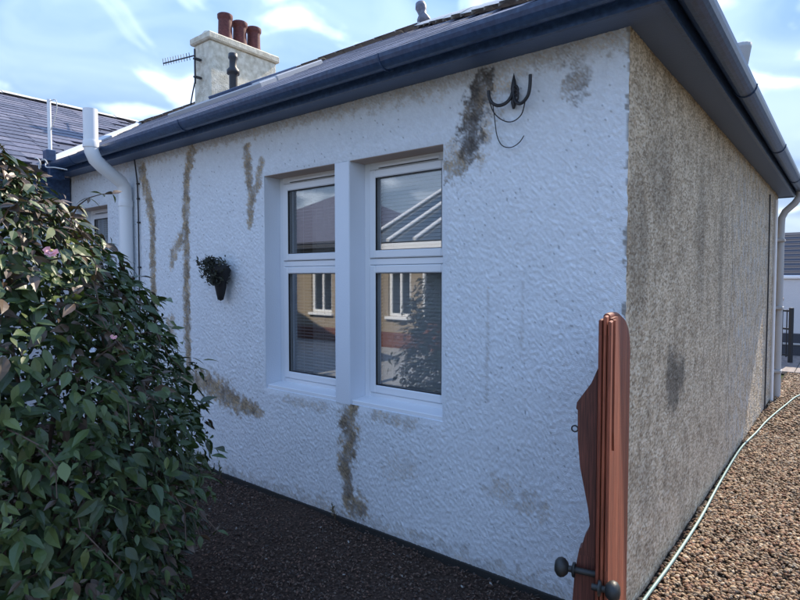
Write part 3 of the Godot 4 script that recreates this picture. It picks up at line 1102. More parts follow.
func build_chimney() -> void:
	var c := Node3D.new()
	c.name = "chimney"
	house.add_child(c)
	box_part("stack", Vector3(-8.07, 3.9, -4.18), Vector3(-7.58, 5.56, -2.8), 0.02, M.chimney_render, c)
	box_part("coping", Vector3(-8.12, 5.56, -4.23), Vector3(-7.53, 5.68, -2.75), 0.02, M.chimney_render, c)
	var st := new_st()
	lathe(st, [Vector2(0.0, 0.10), Vector2(0.07, 0.09), Vector2(0.1, 0.05), Vector2(0.12, 0.0)], Transform3D(Basis(), Vector3(-7.82, 5.68, -2.92)), 12)
	mi("capped_flue", st, M.chimney_render, c)
	var zs := [-3.26, -3.56, -3.86]
	for i in 3:
		st = new_st()
		var h: float = [0.50, 0.47, 0.47][i]
		var flare := 0.118 if i == 0 else 0.126
		lathe(st, [Vector2(0.15, -0.01), Vector2(0.135, 0.05), Vector2(0.122, 0.12), Vector2(0.115, h - 0.12), Vector2(flare - 0.004, h - 0.09), Vector2(flare + 0.012, h - 0.07), Vector2(flare + 0.014, h - 0.01), Vector2(flare, h), Vector2(0.085, h), Vector2(0.075, h - 0.1), Vector2(0.0, h - 0.11)], Transform3D(Basis(), Vector3(-7.82, 5.68, zs[i])), 18)
		mi("chimney_pot", st, M.terracotta, c)
		st = new_st()
		lathe(st, [Vector2(0.19, -0.005), Vector2(0.16, 0.04), Vector2(0.12, 0.07)], Transform3D(Basis(), Vector3(-7.82, 5.68, zs[i])), 14)
		mi("mortar_flaunching", st, M.chimney_render, c)

func build_roof_bits() -> void:
	# vent flue on the front slope
	var y := 2.80 + PITCH * (0.27 + 2.0)
	var f := Node3D.new()
	f.name = "roof_flue"
	house.add_child(f)
	var st := new_st()
	lathe(st, [Vector2(0.055, -0.1), Vector2(0.055, 0.30), Vector2(0.085, 0.31), Vector2(0.085, 0.36), Vector2(0.05, 0.40), Vector2(0.05, 0.50), Vector2(0.065, 0.52), Vector2(0.06, 0.58), Vector2(0.0, 0.60)], Transform3D(Basis(), Vector3(-5.8, y, -2.0)), 14)
	mi("pipe", st, M.black_metal, f)
	st = new_st()
	lathe(st, [Vector2(0.11, -0.06), Vector2(0.085, 0.03), Vector2(0.06, 0.07)], Transform3D(Basis(), Vector3(-5.8, y, -2.0)), 14)
	mi("collar", st, M.lead, f)
	# roof light with its lead apron
	var rl := Node3D.new()
	rl.name = "roof_light"
	house.add_child(rl)
	var up := Vector3(0, PITCH, -1).normalized()
	var n := Vector3(0, 1, PITCH).normalized()
	var xf := Transform3D(Basis(Vector3.RIGHT, up, n), Vector3(-4.95, 2.80 + PITCH * (0.27 + 1.7), -1.7))
	st = new_st()
	bx(st, Vector3(-0.42, -0.36, 0.0), Vector3(-0.36, 0.42, 0.11), 0.006, xf)
	bx(st, Vector3(0.36, -0.36, 0.0), Vector3(0.42, 0.42, 0.11), 0.006, xf)
	bx(st, Vector3(-0.36, -0.36, 0.0), Vector3(0.36, -0.30, 0.11), 0.006, xf)
	bx(st, Vector3(-0.36, 0.36, 0.0), Vector3(0.36, 0.42, 0.11), 0.006, xf)
	mi("frame", st, M.eave_paint, rl)
	box_part("pane", Vector3(-0.36, -0.30, 0.09), Vector3(0.36, 0.36, 0.10), 0.0, M.dark_glass, rl, xf)
	st = new_st()
	bx(st, Vector3(-1.0, -0.62, 0.0), Vector3(0.86, -0.36, 0.075), 0.012, xf)
	bx(st, Vector3(0.42, -0.36, 0.0), Vector3(0.86, 0.42, 0.085), 0.012, xf)
	bx(st, Vector3(-1.0, -0.36, 0.0), Vector3(-0.42, 0.42, 0.08), 0.012, xf)
	mi("lead_apron", st, M.lead, rl)
	# flue by the side eaves
	st = new_st()
	lathe(st, [Vector2(0.055, -1.0), Vector2(0.055, 0.02), Vector2(0.06, 0.04), Vector2(0.085, 0.20), Vector2(0.088, 0.24), Vector2(0.0, 0.245)], Transform3D(Basis(), Vector3(-0.1, 3.66, -3.9)), 14)
	mi("eaves_flue", st, M.pipe_grey, house)

func build_pipes() -> void:
	# white soil pipe that passes out round the gutter
	var st := new_st()
	tube(st, [Vector3(-4.56, -0.02, 0.075), Vector3(-4.56, 1.2, 0.075), Vector3(-4.56, 2.38, 0.075), Vector3(-4.555, 2.45, 0.085), Vector3(-4.55, 2.50, 0.12), Vector3(-4.53, 2.60, 0.28), Vector3(-4.52, 2.66, 0.355), Vector3(-4.52, 2.73, 0.385), Vector3(-4.52, 2.80, 0.39), Vector3(-4.52, 3.10, 0.39)], 0.060, 0.060, 18)
	var p := mi("soil_pipe", st, M.pipe_white, house)
	p.set_meta("label", "white soil vent pipe bent round the gutter")
	for q in [[Vector3(-4.56, 2.30, 0.075), 0.066], [Vector3(-4.52, 2.79, 0.39), 0.066], [Vector3(-4.56, 1.3, 0.075), 0.066]]:
		st = new_st()
		lathe(st, [Vector2(0.06, -0.03), Vector2(q[1], -0.028), Vector2(q[1], 0.028), Vector2(0.06, 0.03)], Transform3D(Basis(), q[0]), 18)
		mi("collar", st, M.pipe_white, p)
	# dark cable beside it, with clips
	st = new_st()
	tube(st, [Vector3(-4.42, 2.70, 0.05), Vector3(-4.43, 2.5, 0.022), Vector3(-4.425, 2.2, 0.02), Vector3(-4.43, 1.6, 0.02), Vector3(-4.425, 0.9, 0.02), Vector3(-4.43, 0.1, 0.02)], 0.0065, 0.0065, 6)
	mi("wall_cable", st, M.cable_dark, house)
	for y in [2.48, 2.34, 2.12, 1.7]:
		box_part("cable_clip", Vector3(-4.44, y - 0.008, 0.004), Vector3(-4.41, y + 0.008, 0.03), 0.004, M.cable_dark, house)
	# downpipe and service pipes at the far end of the side wall
	st = new_st()
	tube(st, [Vector3(0.255, 2.74, -6.42), Vector3(0.25, 2.66, -6.42), Vector3(0.20, 2.58, -6.42), Vector3(0.10, 2.48, -6.42), Vector3(0.065, 2.40, -6.42), Vector3(0.06, 2.30, -6.42), Vector3(0.06, 1.0, -6.42), Vector3(0.06, 0.0, -6.42)], 0.042, 0.042, 14)
	var dp := mi("downpipe", st, M.pipe_grey, house)
	for y in [2.1, 1.2, 0.35]:
		box_part("pipe_clip", Vector3(0.004, y - 0.02, -6.50), Vector3(0.11, y + 0.02, -6.34), 0.008, M.pipe_grey, dp)
	st = new_st()
	tube(st, [Vector3(0.035, 2.6, -6.05), Vector3(0.035, 0.0, -6.05)], 0.018, 0.018, 10)
	mi("service_pipe", st, M.pipe_white, house)
	st = new_st()
	tube(st, [Vector3(0.02, 2.6, -5.45), Vector3(0.022, 1.4, -5.47), Vector3(0.02, 0.0, -5.45)], 0.008, 0.008, 6)
	mi("wall_cable", st, M.cable_dark, house)
	# mast with a junction box and looped cable at the inner corner of the eaves
	var t := thing("cable_mast", "thin white cable mast with dark box above the gutter by the shrub", "mast", Vector3(-5.70, 2.70, 0.30))
	st = new_st()
	tube(st, [Vector3(0, 0.02, 0), Vector3(0, 0.74, 0)], 0.019, 0.019, 12)
	mi("pole", st, M.pipe_white, t)
	box_part("junction_box", Vector3(-0.06, 0.10, -0.04), Vector3(0.05, 0.22, 0.05), 0.008, M.eave_paint, t)
	box_part("foot_bracket", Vector3(-0.03, -0.07, -0.125), Vector3(0.03, 0.10, 0.02), 0.006, M.eave_paint, t)
	st = new_st()
	var loop := []
	for k in 22:
		var w := k / 21.0 * TAU * 1.3
		loop.append(Vector3(0.03 + 0.06 * cos(w), 0.06 + 0.05 * sin(w), 0.06 + 0.004 * k))
	mi("cable", st_tube(loop, 0.006), M.cable_white, t)
	mi("cable", st_tube([Vector3(0.02, 0.08, 0.05), Vector3(0.12, 0.02, 0.08), Vector3(0.28, 0.0, 0.06), Vector3(0.42, -0.03, 0.0)], 0.006), M.cable_white, t)
	mi("cable", st_tube([Vector3(0.0, 0.72, 0), Vector3(0.10, 0.72, -0.03), Vector3(0.10, 0.60, -0.03), Vector3(0.03, 0.42, 0.0)], 0.005), M.cable_white, t)

func st_tube(pts: Array, r: float, sides := 6) -> SurfaceTool:
	var st := new_st()
	# smooth the line first
	var c := Curve3D.new()
	for i in pts.size():
		var d: Vector3 = (pts[min(i + 1, pts.size() - 1)] - pts[max(0, i - 1)]) / 6.0
		c.add_point(pts[i], -d, d)
	var fine := []
	for i in pts.size() - 1:
		for k in 4:
			fine.append(c.sample(i, k / 4.0))
	fine.append(pts[-1])
	tube(st, fine, r, r, sides)
	return st

# ---------------------------------------------------------------- past the house end
func build_beyond() -> void:
	var t := thing("garden_wall", "pale rendered garden wall with white coping past the far house corner", "wall", Vector3(0, 0, -11.6))
	box_part("wall", Vector3(-7, 0.45, -0.12), Vector3(7, 1.58, 0.12), 0.01, M.pale_render, t)
	box_part("base_course", Vector3(-7, -0.03, -0.14), Vector3(7, 0.45, 0.15), 0.01, M.dark_render, t)
	box_part("coping", Vector3(-7.02, 1.58, -0.16), Vector3(7.02, 1.65, 0.16), 0.012, M.upvc, t)
	box_part("rail", Vector3(-7, 0.22, 0.15), Vector3(7, 0.26, 0.17), 0.004, M.pipe_grey, t)
	var p := thing("gate_pillar", "small brick gate pillar with flat cap beside the black iron gate", "pillar", Vector3(-0.32, 0, -9.75))
	var st := new_st()
	for k in 14:
		for s in 2:
			var b := new_st()
			var off := 0.0 if (k + s) % 2 else 0.002
			bx(b, Vector3(-0.14 + s * 0.145, 0.01 + k * 0.083, -0.14 - off), Vector3(-0.005 + s * 0.145, 0.082 + k * 0.083, 0.14 + off), 0.004)
			mi("brick", b, M.brick_red, p)
	box_part("mortar", Vector3(-0.13, 0.0, -0.13), Vector3(0.13, 1.17, 0.13), 0.0, M.slab, p)
	box_part("cap", Vector3(-0.17, 1.17, -0.17), Vector3(0.17, 1.24, 0.17), 0.012, M.slab, p)
	var g := thing("iron_gate", "black iron bar gate standing open beyond the downpipe", "gate", Vector3(-0.05, 0, -10.2))
	g.rotation.y = -PI * 0.22
	box_part("post", Vector3(-0.03, -0.03, -0.03), Vector3(0.03, 1.04, 0.03), 0.004, M.black_metal, g)
	for y in [0.12, 0.62, 0.96]:
		box_part("rail", Vector3(-0.9, y, -0.012), Vector3(-0.03, y + 0.035, 0.012), 0.003, M.black_metal, g)
	for k in 9:
		box_part("bar", Vector3(-0.86 + k * 0.095, 0.10, -0.008), Vector3(-0.844 + k * 0.095, 1.0, 0.008), 0.002, M.black_metal, g)
	var pv := Node3D.new()
	pv.name = "paving"
	add_child(pv)
	struct(pv, "pale concrete slab paving beyond the end of the gravel path", "paving")
	for i in 12:
		for j in 4:
			box_part("slab", Vector3(-3.0 + i * 0.62, -0.05, -11.42 + j * 0.62), Vector3(-2.39 + i * 0.62, 0.004 + rng.randf() * 0.006, -10.81 + j * 0.62), 0.006, M.slab, pv)
	var h := thing("distant_house", "distant low house with dark slate roof above the pale garden wall", "house", Vector3(0, 0, -24))
	box_part("wall", Vector3(-9, -0.06, -7), Vector3(9, 1.72, 0), 0.0, M.pale_render, h)
	st = new_st()
	quad(st, Vector3(-9.4, 1.62, 0.35), Vector3(9.4, 1.62, 0.35), Vector3(9.4, 3.6, -3.5), Vector3(-9.4, 3.6, -3.5), Vector3(0, 1, 1))
	quad(st, Vector3(-9.4, 1.62, -7.35), Vector3(9.4, 1.62, -7.35), Vector3(9.4, 3.6, -3.5), Vector3(-9.4, 3.6, -3.5), Vector3(0, 1, -1))
	var rf := mi("roof", st, M.old_slate, h)
	for k in 10:
		var yy := 1.66 + 0.198 * k
		box_part("slate_course", Vector3(-9.4, yy, 0.33 - 0.385 * k), Vector3(9.4, yy + 0.02, 0.36 - 0.385 * k), 0.0, M.old_slate, rf)
	box_part("gutter", Vector3(-9.4, 1.6, 0.36), Vector3(9.4, 1.70, 0.46), 0.02, M.upvc, h)
	leafy_tree(Vector3(1.2, 0, -33), 4.3, 1.7)

func leafy_tree(at: Vector3, tall: float, wide: float) -> void:
	var t := thing("garden_tree", "dark leafy tree rising behind the distant slate roof", "tree", at)
	var st := new_st()
	tube(st, [Vector3(0, -0.1, 0), Vector3(0.05, tall * 0.3, 0.02), Vector3(-0.03, tall * 0.55, 0)], 0.16, 0.07, 8)
	for k in 7:
		var w := TAU * k / 7.0
		var d := Vector3(cos(w), 0.7, sin(w))
		tube(st, [Vector3(0, tall * 0.4, 0), Vector3(0, tall * 0.45, 0) + d * 0.4, Vector3(0, tall * 0.5, 0) + d * wide * 0.8], 0.06, 0.015, 6)
	mi("trunk", st, M.bark, t)
	var items := []
	for i in 2600:
		var v := Vector3(rng.randfn(), rng.randfn(), rng.randfn()).normalized() * pow(rng.randf(), 0.45)
		var lobe := 0.75 + 0.25 * sin(v.x * 7.0) * sin(v.z * 6.0 + v.y * 5.0)
		var p := Vector3(v.x * wide, tall * 0.66 + v.y * tall * 0.36, v.z * wide) * Vector3(lobe, 1, lobe)
		items.append([Transform3D(spun(0.16, 0.16, 0.16, 1.4), p), Color(0.05, 0.07, 0.03) * rng.randf_range(0.7, 1.4)])
	scatter("crown", leaf_mesh(), M.tree_foliage, items, t)

# ---------------------------------------------------------------- the houses across, seen in the panes
func build_opposite() -> void:
	var W := 7.0
	var h := thing("opposite_house", "cream bungalow with slate roof mirrored in the front window panes", "house", Vector3(0, 0, W))
	# wall split round two windows
	var xs := [-15.0, -10.1, -9.35, -7.5, -6.85, -6.5]
	for i in [0, 2, 4]:
		box_part("wall", Vector3(xs[i], 0.35, 0), Vector3(xs[i + 1], 2.4, 0.25), 0.0, M.cream_render, h)
	for i in [1, 3]:
		box_part("wall", Vector3(xs[i], 0.35, 0), Vector3(xs[i + 1], 0.72, 0.25), 0.0, M.cream_render, h)
		box_part("wall", Vector3(xs[i], 1.85, 0), Vector3(xs[i + 1], 2.4, 0.25), 0.0, M.cream_render, h)
		var w := Node3D.new()
		w.name = "window"
		h.add_child(w, true)
		var st := new_st()
		bx(st, Vector3(xs[i], 0.72, 0.05), Vector3(xs[i] + 0.07, 1.85, 0.12), 0.005)
		bx(st, Vector3(xs[i + 1] - 0.07, 0.72, 0.05), Vector3(xs[i + 1], 1.85, 0.12), 0.005)
		bx(st, Vector3(xs[i] + 0.07, 1.78, 0.05), Vector3(xs[i + 1] - 0.07, 1.85, 0.12), 0.005)
		bx(st, Vector3(xs[i] + 0.07, 0.72, 0.05), Vector3(xs[i + 1] - 0.07, 0.79, 0.12), 0.005)
		bx(st, Vector3((xs[i] + xs[i + 1]) * 0.5 - 0.03, 0.79, 0.06), Vector3((xs[i] + xs[i + 1]) * 0.5 + 0.03, 1.78, 0.11), 0.005)
		mi("frame", st, M.upvc, w)
		box_part("pane", Vector3(xs[i] + 0.05, 0.75, 0.085), Vector3(xs[i + 1] - 0.05, 1.82, 0.09), 0.0, M.dark_glass, w)
		box_part("sill", Vector3(xs[i] - 0.06, 0.65, -0.08), Vector3(xs[i + 1] + 0.06, 0.719, 0.1), 0.01, M.upvc, w)
	box_part("brick_base", Vector3(-15.02, -0.06, -0.03), Vector3(-6.33, 0.349, 0.26), 0.005, M.brick_red, h)
	box_part("side_wall", Vector3(-6.6, 0.0, 0.26), Vector3(-6.35, 2.4, 6.0), 0.0, M.cream_render, h)
	box_part("fascia_board", Vector3(-15.3, 2.34, -0.32), Vector3(-8.3, 2.5, -0.29), 0.004, M.dark_render, h)
	var st := new_st()
	var a := Vector3(-8.3, 2.45, -0.35)
	var b := Vector3(-15.4, 2.5, -0.35)
	var r := Vector3(-11.4, 4.2, 3.1)
	var r2 := Vector3(-12.2, 4.3, 3.1)
	quad(st, a, b, r2, r, Vector3(0, 1, -1))
	tri(st, a, r, Vector3(-8.3, 2.45, 6.4), Vector3(1, 1, 0))
	tri(st, b, r2, Vector3(-15.4, 2.5, 6.4), Vector3(-1, 1, 0))
	quad(st, Vector3(-8.3, 2.45, 6.4), r, r2, Vector3(-15.4, 2.5, 6.4), Vector3(0, 1, 1))
	var rf := mi("roof", st, M.slate_1, h)
	ridge_line(rf, r + Vector3(0, 0.03, 0), r2 + Vector3(0, 0.03, 0), 0.45, M.ridge_clay)
	st = new_st()
	tube(st, [Vector3(-8.3, 0.0, -0.06), Vector3(-8.3, 2.36, -0.06)], 0.04, 0.04, 10)
	mi("downpipe", st, M.pipe_grey, h)
	# a lean-to garden room with white glazing bars
	var c := thing("garden_room", "garden room with white glazing bars mirrored in the right window", "conservatory", Vector3(0, 0, W))
	box_part("base_wall", Vector3(-6.48, -0.06, -0.05), Vector3(-2.0, 0.6, 3.4), 0.01, M.brick_red, c)
	box_part("eaves_beam", Vector3(-8.25, 2.2, -0.16), Vector3(-1.9, 2.38, -0.01), 0.01, M.upvc, c)
	box_part("glazing", Vector3(-6.49, 0.6, 0.03), Vector3(-2.04, 2.35, 3.3), 0.0, M.dark_glass, c)
	for k in 6:
		var x := -6.49 + k * 0.88
		box_part("post", Vector3(x, 0.6, -0.05), Vector3(x + 0.06, 2.2, 0.02), 0.006, M.upvc, c)
	var prof := PackedVector2Array([Vector2(-0.12, 2.42), Vector2(3.3, 4.1), Vector2(3.4, 4.05), Vector2(3.4, 2.4), Vector2(-0.1, 2.4)])
	st = new_st()
	prism(st, prof, -8.22, -2.0, Transform3D(Basis(Vector3(0, 0, 1), Vector3(0, 1, 0), Vector3(1, 0, 0)), Vector3.ZERO))
	mi("glass_roof", st, M.dark_glass, c)
	for k in 8:
		var x := -8.18 + k * 0.76
		st = new_st()
		tube(st, [Vector3(x, 2.45, -0.12), Vector3(x, 4.14, 3.3)], 0.05, 0.05, 6)
		mi("glazing_bar", st, M.upvc, c)

# ---------------------------------------------------------------- shrub
func leaf_mesh() -> ArrayMesh:
	# pointed oval leaf, folded along the midrib and drooping at the tip; unit length along +y, face +z
	var st := new_st()
	var rows := [[0.0, 0.02], [0.14, 0.14], [0.34, 0.22], [0.58, 0.18], [0.82, 0.075], [1.0, 0.0]]
	var pt := func(k: int, s: float) -> Vector3:
		var y: float = rows[k][0]
		var w: float = rows[k][1]
		return Vector3(s * w, y - 0.06 * y * y, 0.12 * absf(s) * w * 2.0 - 0.22 * y * y)
	for k in 5:
		for s in [-1.0, 1.0]:
			var a: Vector3 = pt.call(k, 0.0)
			var b: Vector3 = pt.call(k + 1, 0.0)
			var c: Vector3 = pt.call(k + 1, s)
			var d: Vector3 = pt.call(k, s)
			quad(st, a, b, c, d, Vector3(0, 0.2, 1))
	return st.commit()

func shrub_radius(h: float) -> float:
	var k := [[0.0, 0.6], [0.34, 0.65], [0.61, 0.74], [0.85, 0.77], [1.16, 0.68], [1.47, 0.52], [1.63, 0.43], [1.79, 0.31], [1.945, 0.17], [2.08, 0.03]]
	for i in k.size() - 1:
		if h <= k[i + 1][0]:
			return lerpf(k[i][1], k[i + 1][1], (h - k[i][0]) / (k[i + 1][0] - k[i][0]))
	return 0.03

func build_shrub() -> void:
	var at := Vector3(-1.84, 0, 1.885)
	var s := thing("flowering_shrub", "large leafy shrub with bronze tips and a pink flower before the wall", "shrub", at)
	# stems
	for k in 26:
		var w := TAU * k / 26.0 + rng.randf() * 0.2
		var hh := rng.randf_range(0.7, 1.95)
		var pts := []
		for q in 6:
			var y := hh * q / 5.0
			var r: float = shrub_radius(y) * (0.12 + 0.75 * pow(q / 5.0, 0.8)) * rng.randf_range(0.85, 1.05)
			pts.append(Vector3(cos(w + q * 0.08) * r, y - 0.03 if q == 0 else y, sin(w + q * 0.08) * r))
		var st := new_st()
		tube(st, pts, 0.014, 0.004, 6)
		mi("stem", st, M.bark, s)
	# leaves: [transform, tone]
	var lump_n := fnl(2.6, 201, 3)
	var tone_n := fnl(1.9, 202, 2)
	var cam := Vector3(0.79, 1.6, 2.61) - at
	var leaves := []
	var tries := 0
	while leaves.size() < 24000 and tries < 60000:
		tries += 1
		var h := rng.randf_range(0.03, 2.1)
		var rr := shrub_radius(h)
		if rng.randf() > rr / 0.77 + 0.12:
			continue
		var w := rng.randf() * TAU
		var o := Vector3(cos(w), 0, sin(w))
		var bulge := 1.0 + 0.24 * lump_n.get_noise_3d(o.x * 1.7, h * 2.2, o.z * 1.7)
		var depth := 1.0 - 0.42 * pow(rng.randf(), 1.6)
		var back := maxf(0.0, o.dot(Vector3(-0.77, 0, -0.64)))
		bulge *= 1.0 + (0.26 + 0.35 * smooth(1.0, 1.6, h)) * back * back
		var p := o * rr * bulge * depth + Vector3(0, h + rng.randf_range(-0.04, 0.04), 0)
		var slope := (shrub_radius(h - 0.12) - shrub_radius(h + 0.12)) / 0.24
		var nrm := (o * rng.randf_range(0.25, 0.9) + Vector3(0, clamp(slope, 0.0, 1.6) * 0.4 + 0.62, 0)).normalized()
		nrm = (nrm + Vector3(rng.randfn(), rng.randfn(), rng.randfn()) * 0.4).normalized()
		var hang := (Vector3(0, -0.5, 0) + o * rng.randf_range(0.4, 1.1) + Vector3(rng.randfn(), rng.randfn() * 0.5, rng.randfn()) * 0.75)
		hang = (hang - nrm * hang.dot(nrm)).normalized()
		var size := 0.022 + 0.072 * pow(rng.randf(), 1.5)
		var b := Basis(hang.cross(nrm), hang, nrm) * Basis.from_scale(Vector3(size * rng.randf_range(0.8, 1.15), size, size * rng.randf_range(0.4, 1.6)))
		# new bronze growth sits in patches, mostly at the tips of the shoots
		var bronze := 0.07 + 0.3 * smooth(1.25, 1.85, h) + 0.35 * tone_n.get_noise_3dv(p)
		var tone := 0
		if rng.randf() < bronze:
			tone = 3 if rng.randf() < 0.55 else 5
		else:
			var q := rng.randf() + 0.5 * tone_n.get_noise_3dv(p * 1.7 + Vector3(5, 0, 0))
			tone = 2 if q < 0.3 else (0 if q < 0.62 else (1 if q < 0.93 else 4))
		leaves.append([Transform3D(b, p), tone, p.distance_to(cam) - 0.9 * depth])
	# upright shoots that break the outline
	for k in 26:
		var w := rng.randf() * TAU
		var o := Vector3(cos(w), 0, sin(w))
		var h := rng.randf_range(1.1, 1.95)
		var r0 := shrub_radius(h) * 0.85
		var ln := rng.randf_range(0.14, 0.3)
		var pts := []
		for q in 6:
			var f := q / 5.0
			pts.append(o * (r0 + ln * 0.55 * f) + Vector3(0, h + ln * f - 0.5 * ln * f * f, 0) + Vector3(0.02 * sin(f * 6.0 + k), 0, 0.02 * cos(f * 5.0 + k)))
		var st := new_st()
		tube(st, pts, 0.0035, 0.0015, 5)
		mi("stem", st, M.bark, s)
		for q in range(1, 6):
			for e in 3:
				var nrm := (Vector3(0, 1, 0) + o * 0.3 + Vector3(rng.randfn(), rng.randfn(), rng.randfn()) * 0.45).normalized()
				var hang := Vector3(rng.randfn(), -0.35, rng.randfn()) + o * 0.5
				hang = (hang - nrm * hang.dot(nrm)).normalized()
				var size := rng.randf_range(0.03, 0.065)
				leaves.append([Transform3D(Basis(hang.cross(nrm), hang, nrm) * Basis.from_scale(Vector3.ONE * size), pts[q]), [3, 0, 5, 1, 3][rng.randi() % 5], 99.0])
	# shoots that reach out to the right, over the wall
	for k in 15:
		var h := rng.randf_range(0.6, 1.95)
		var w := rng.randf_range(-1.1, 0.2)
		var o := Vector3(cos(w), 0, sin(w))
		var r0 := shrub_radius(h) * 0.8
		var ln := rng.randf_range(0.18, 0.32)
		var pts := []
		for q in 6:
			var f := q / 5.0
			pts.append(o * (r0 + ln * f) + Vector3(0, h + 0.16 * f - 0.32 * f * f, 0) + Vector3(0, 0, 0.05 * sin(f * 5.0 + k)))
		var st := new_st()
		tube(st, pts, 0.004, 0.0015, 5)
		mi("stem", st, M.bark, s)
		for q in range(1, 6):
			for e in 3:
				var nrm := (Vector3(0, 1, 0) + Vector3(rng.randfn(), rng.randfn(), rng.randfn()) * 0.5).normalized()
				var hang := (o * 0.6 + Vector3(rng.randfn(), -0.6, rng.randfn()))
				hang = (hang - nrm * hang.dot(nrm)).normalized()
				var size := rng.randf_range(0.03, 0.055)
				leaves.append([Transform3D(Basis(hang.cross(nrm), hang, nrm) * Basis.from_scale(Vector3.ONE * size), pts[q]), [2, 0, 3, 1][rng.randi() % 4], 99.0])
	leaves.sort_custom(func(x, y): return x[2] < y[2])
	var me := leaf_mesh()
	for i in 300:
		var o := mi("leaf", me, M["leaf_%d" % leaves[i][1]], s)
		o.transform = leaves[i][0]
	var tones := []
	for i in 6:
		var c: Color = M["leaf_%d" % i].albedo_color.srgb_to_linear()
		tones.append(c)
	var items := []
	for i in range(300, leaves.size()):
		items.append([leaves[i][0], tones[leaves[i][1]] * rng.randf_range(0.75, 1.25)])
	scatter("foliage", me, M.foliage, items, s)
	for f in [[Vector3(0.47, 1.695, -0.04), 0.026], [Vector3(0.66, 1.40, -0.16), 0.012]]:
		flower(s, f[0], f[1])

func flower(parent: Node, p: Vector3, r: float) -> void:
	var out := Vector3(0.85, 0.2, 0.42).normalized()
	var f := Node3D.new()
	f.name = "flower"
	parent.add_child(f, true)
	var a := out.cross(Vector3.UP).normalized()
	f.transform = Transform3D(Basis(a, out.cross(a), out), p)
	for k in 9:
		var st := new_st()
		var w := TAU * k / 9.0 * (1.0 if k < 5 else 1.6)
		var lift := 0.25 if k < 5 else 0.7
		var rad := r if k < 5 else r * 0.65
		var d := Vector3(cos(w), sin(w), 0)
		var e := Vector3(-sin(w), cos(w), 0)
		var c0 := Vector3.ZERO
		var m0 := d * rad * 0.6 + Vector3(0, 0, rad * lift * 0.6)
		var tp := d * rad + Vector3(0, 0, rad * lift)
		quad(st, c0, m0 + e * rad * 0.45, tp, m0 - e * rad * 0.45, Vector3(0, 0, 1))
		mi("petal", st, M.petal, f)
	var st2 := new_st()
	lathe(st2, [Vector2(0.0, r * 0.3), Vector2(r * 0.16, r * 0.25), Vector2(r * 0.2, 0.0)], Transform3D(Basis(Vector3.RIGHT, PI / 2), Vector3.ZERO), 8)
	mi("stamen", st2, M.petal_heart, f)

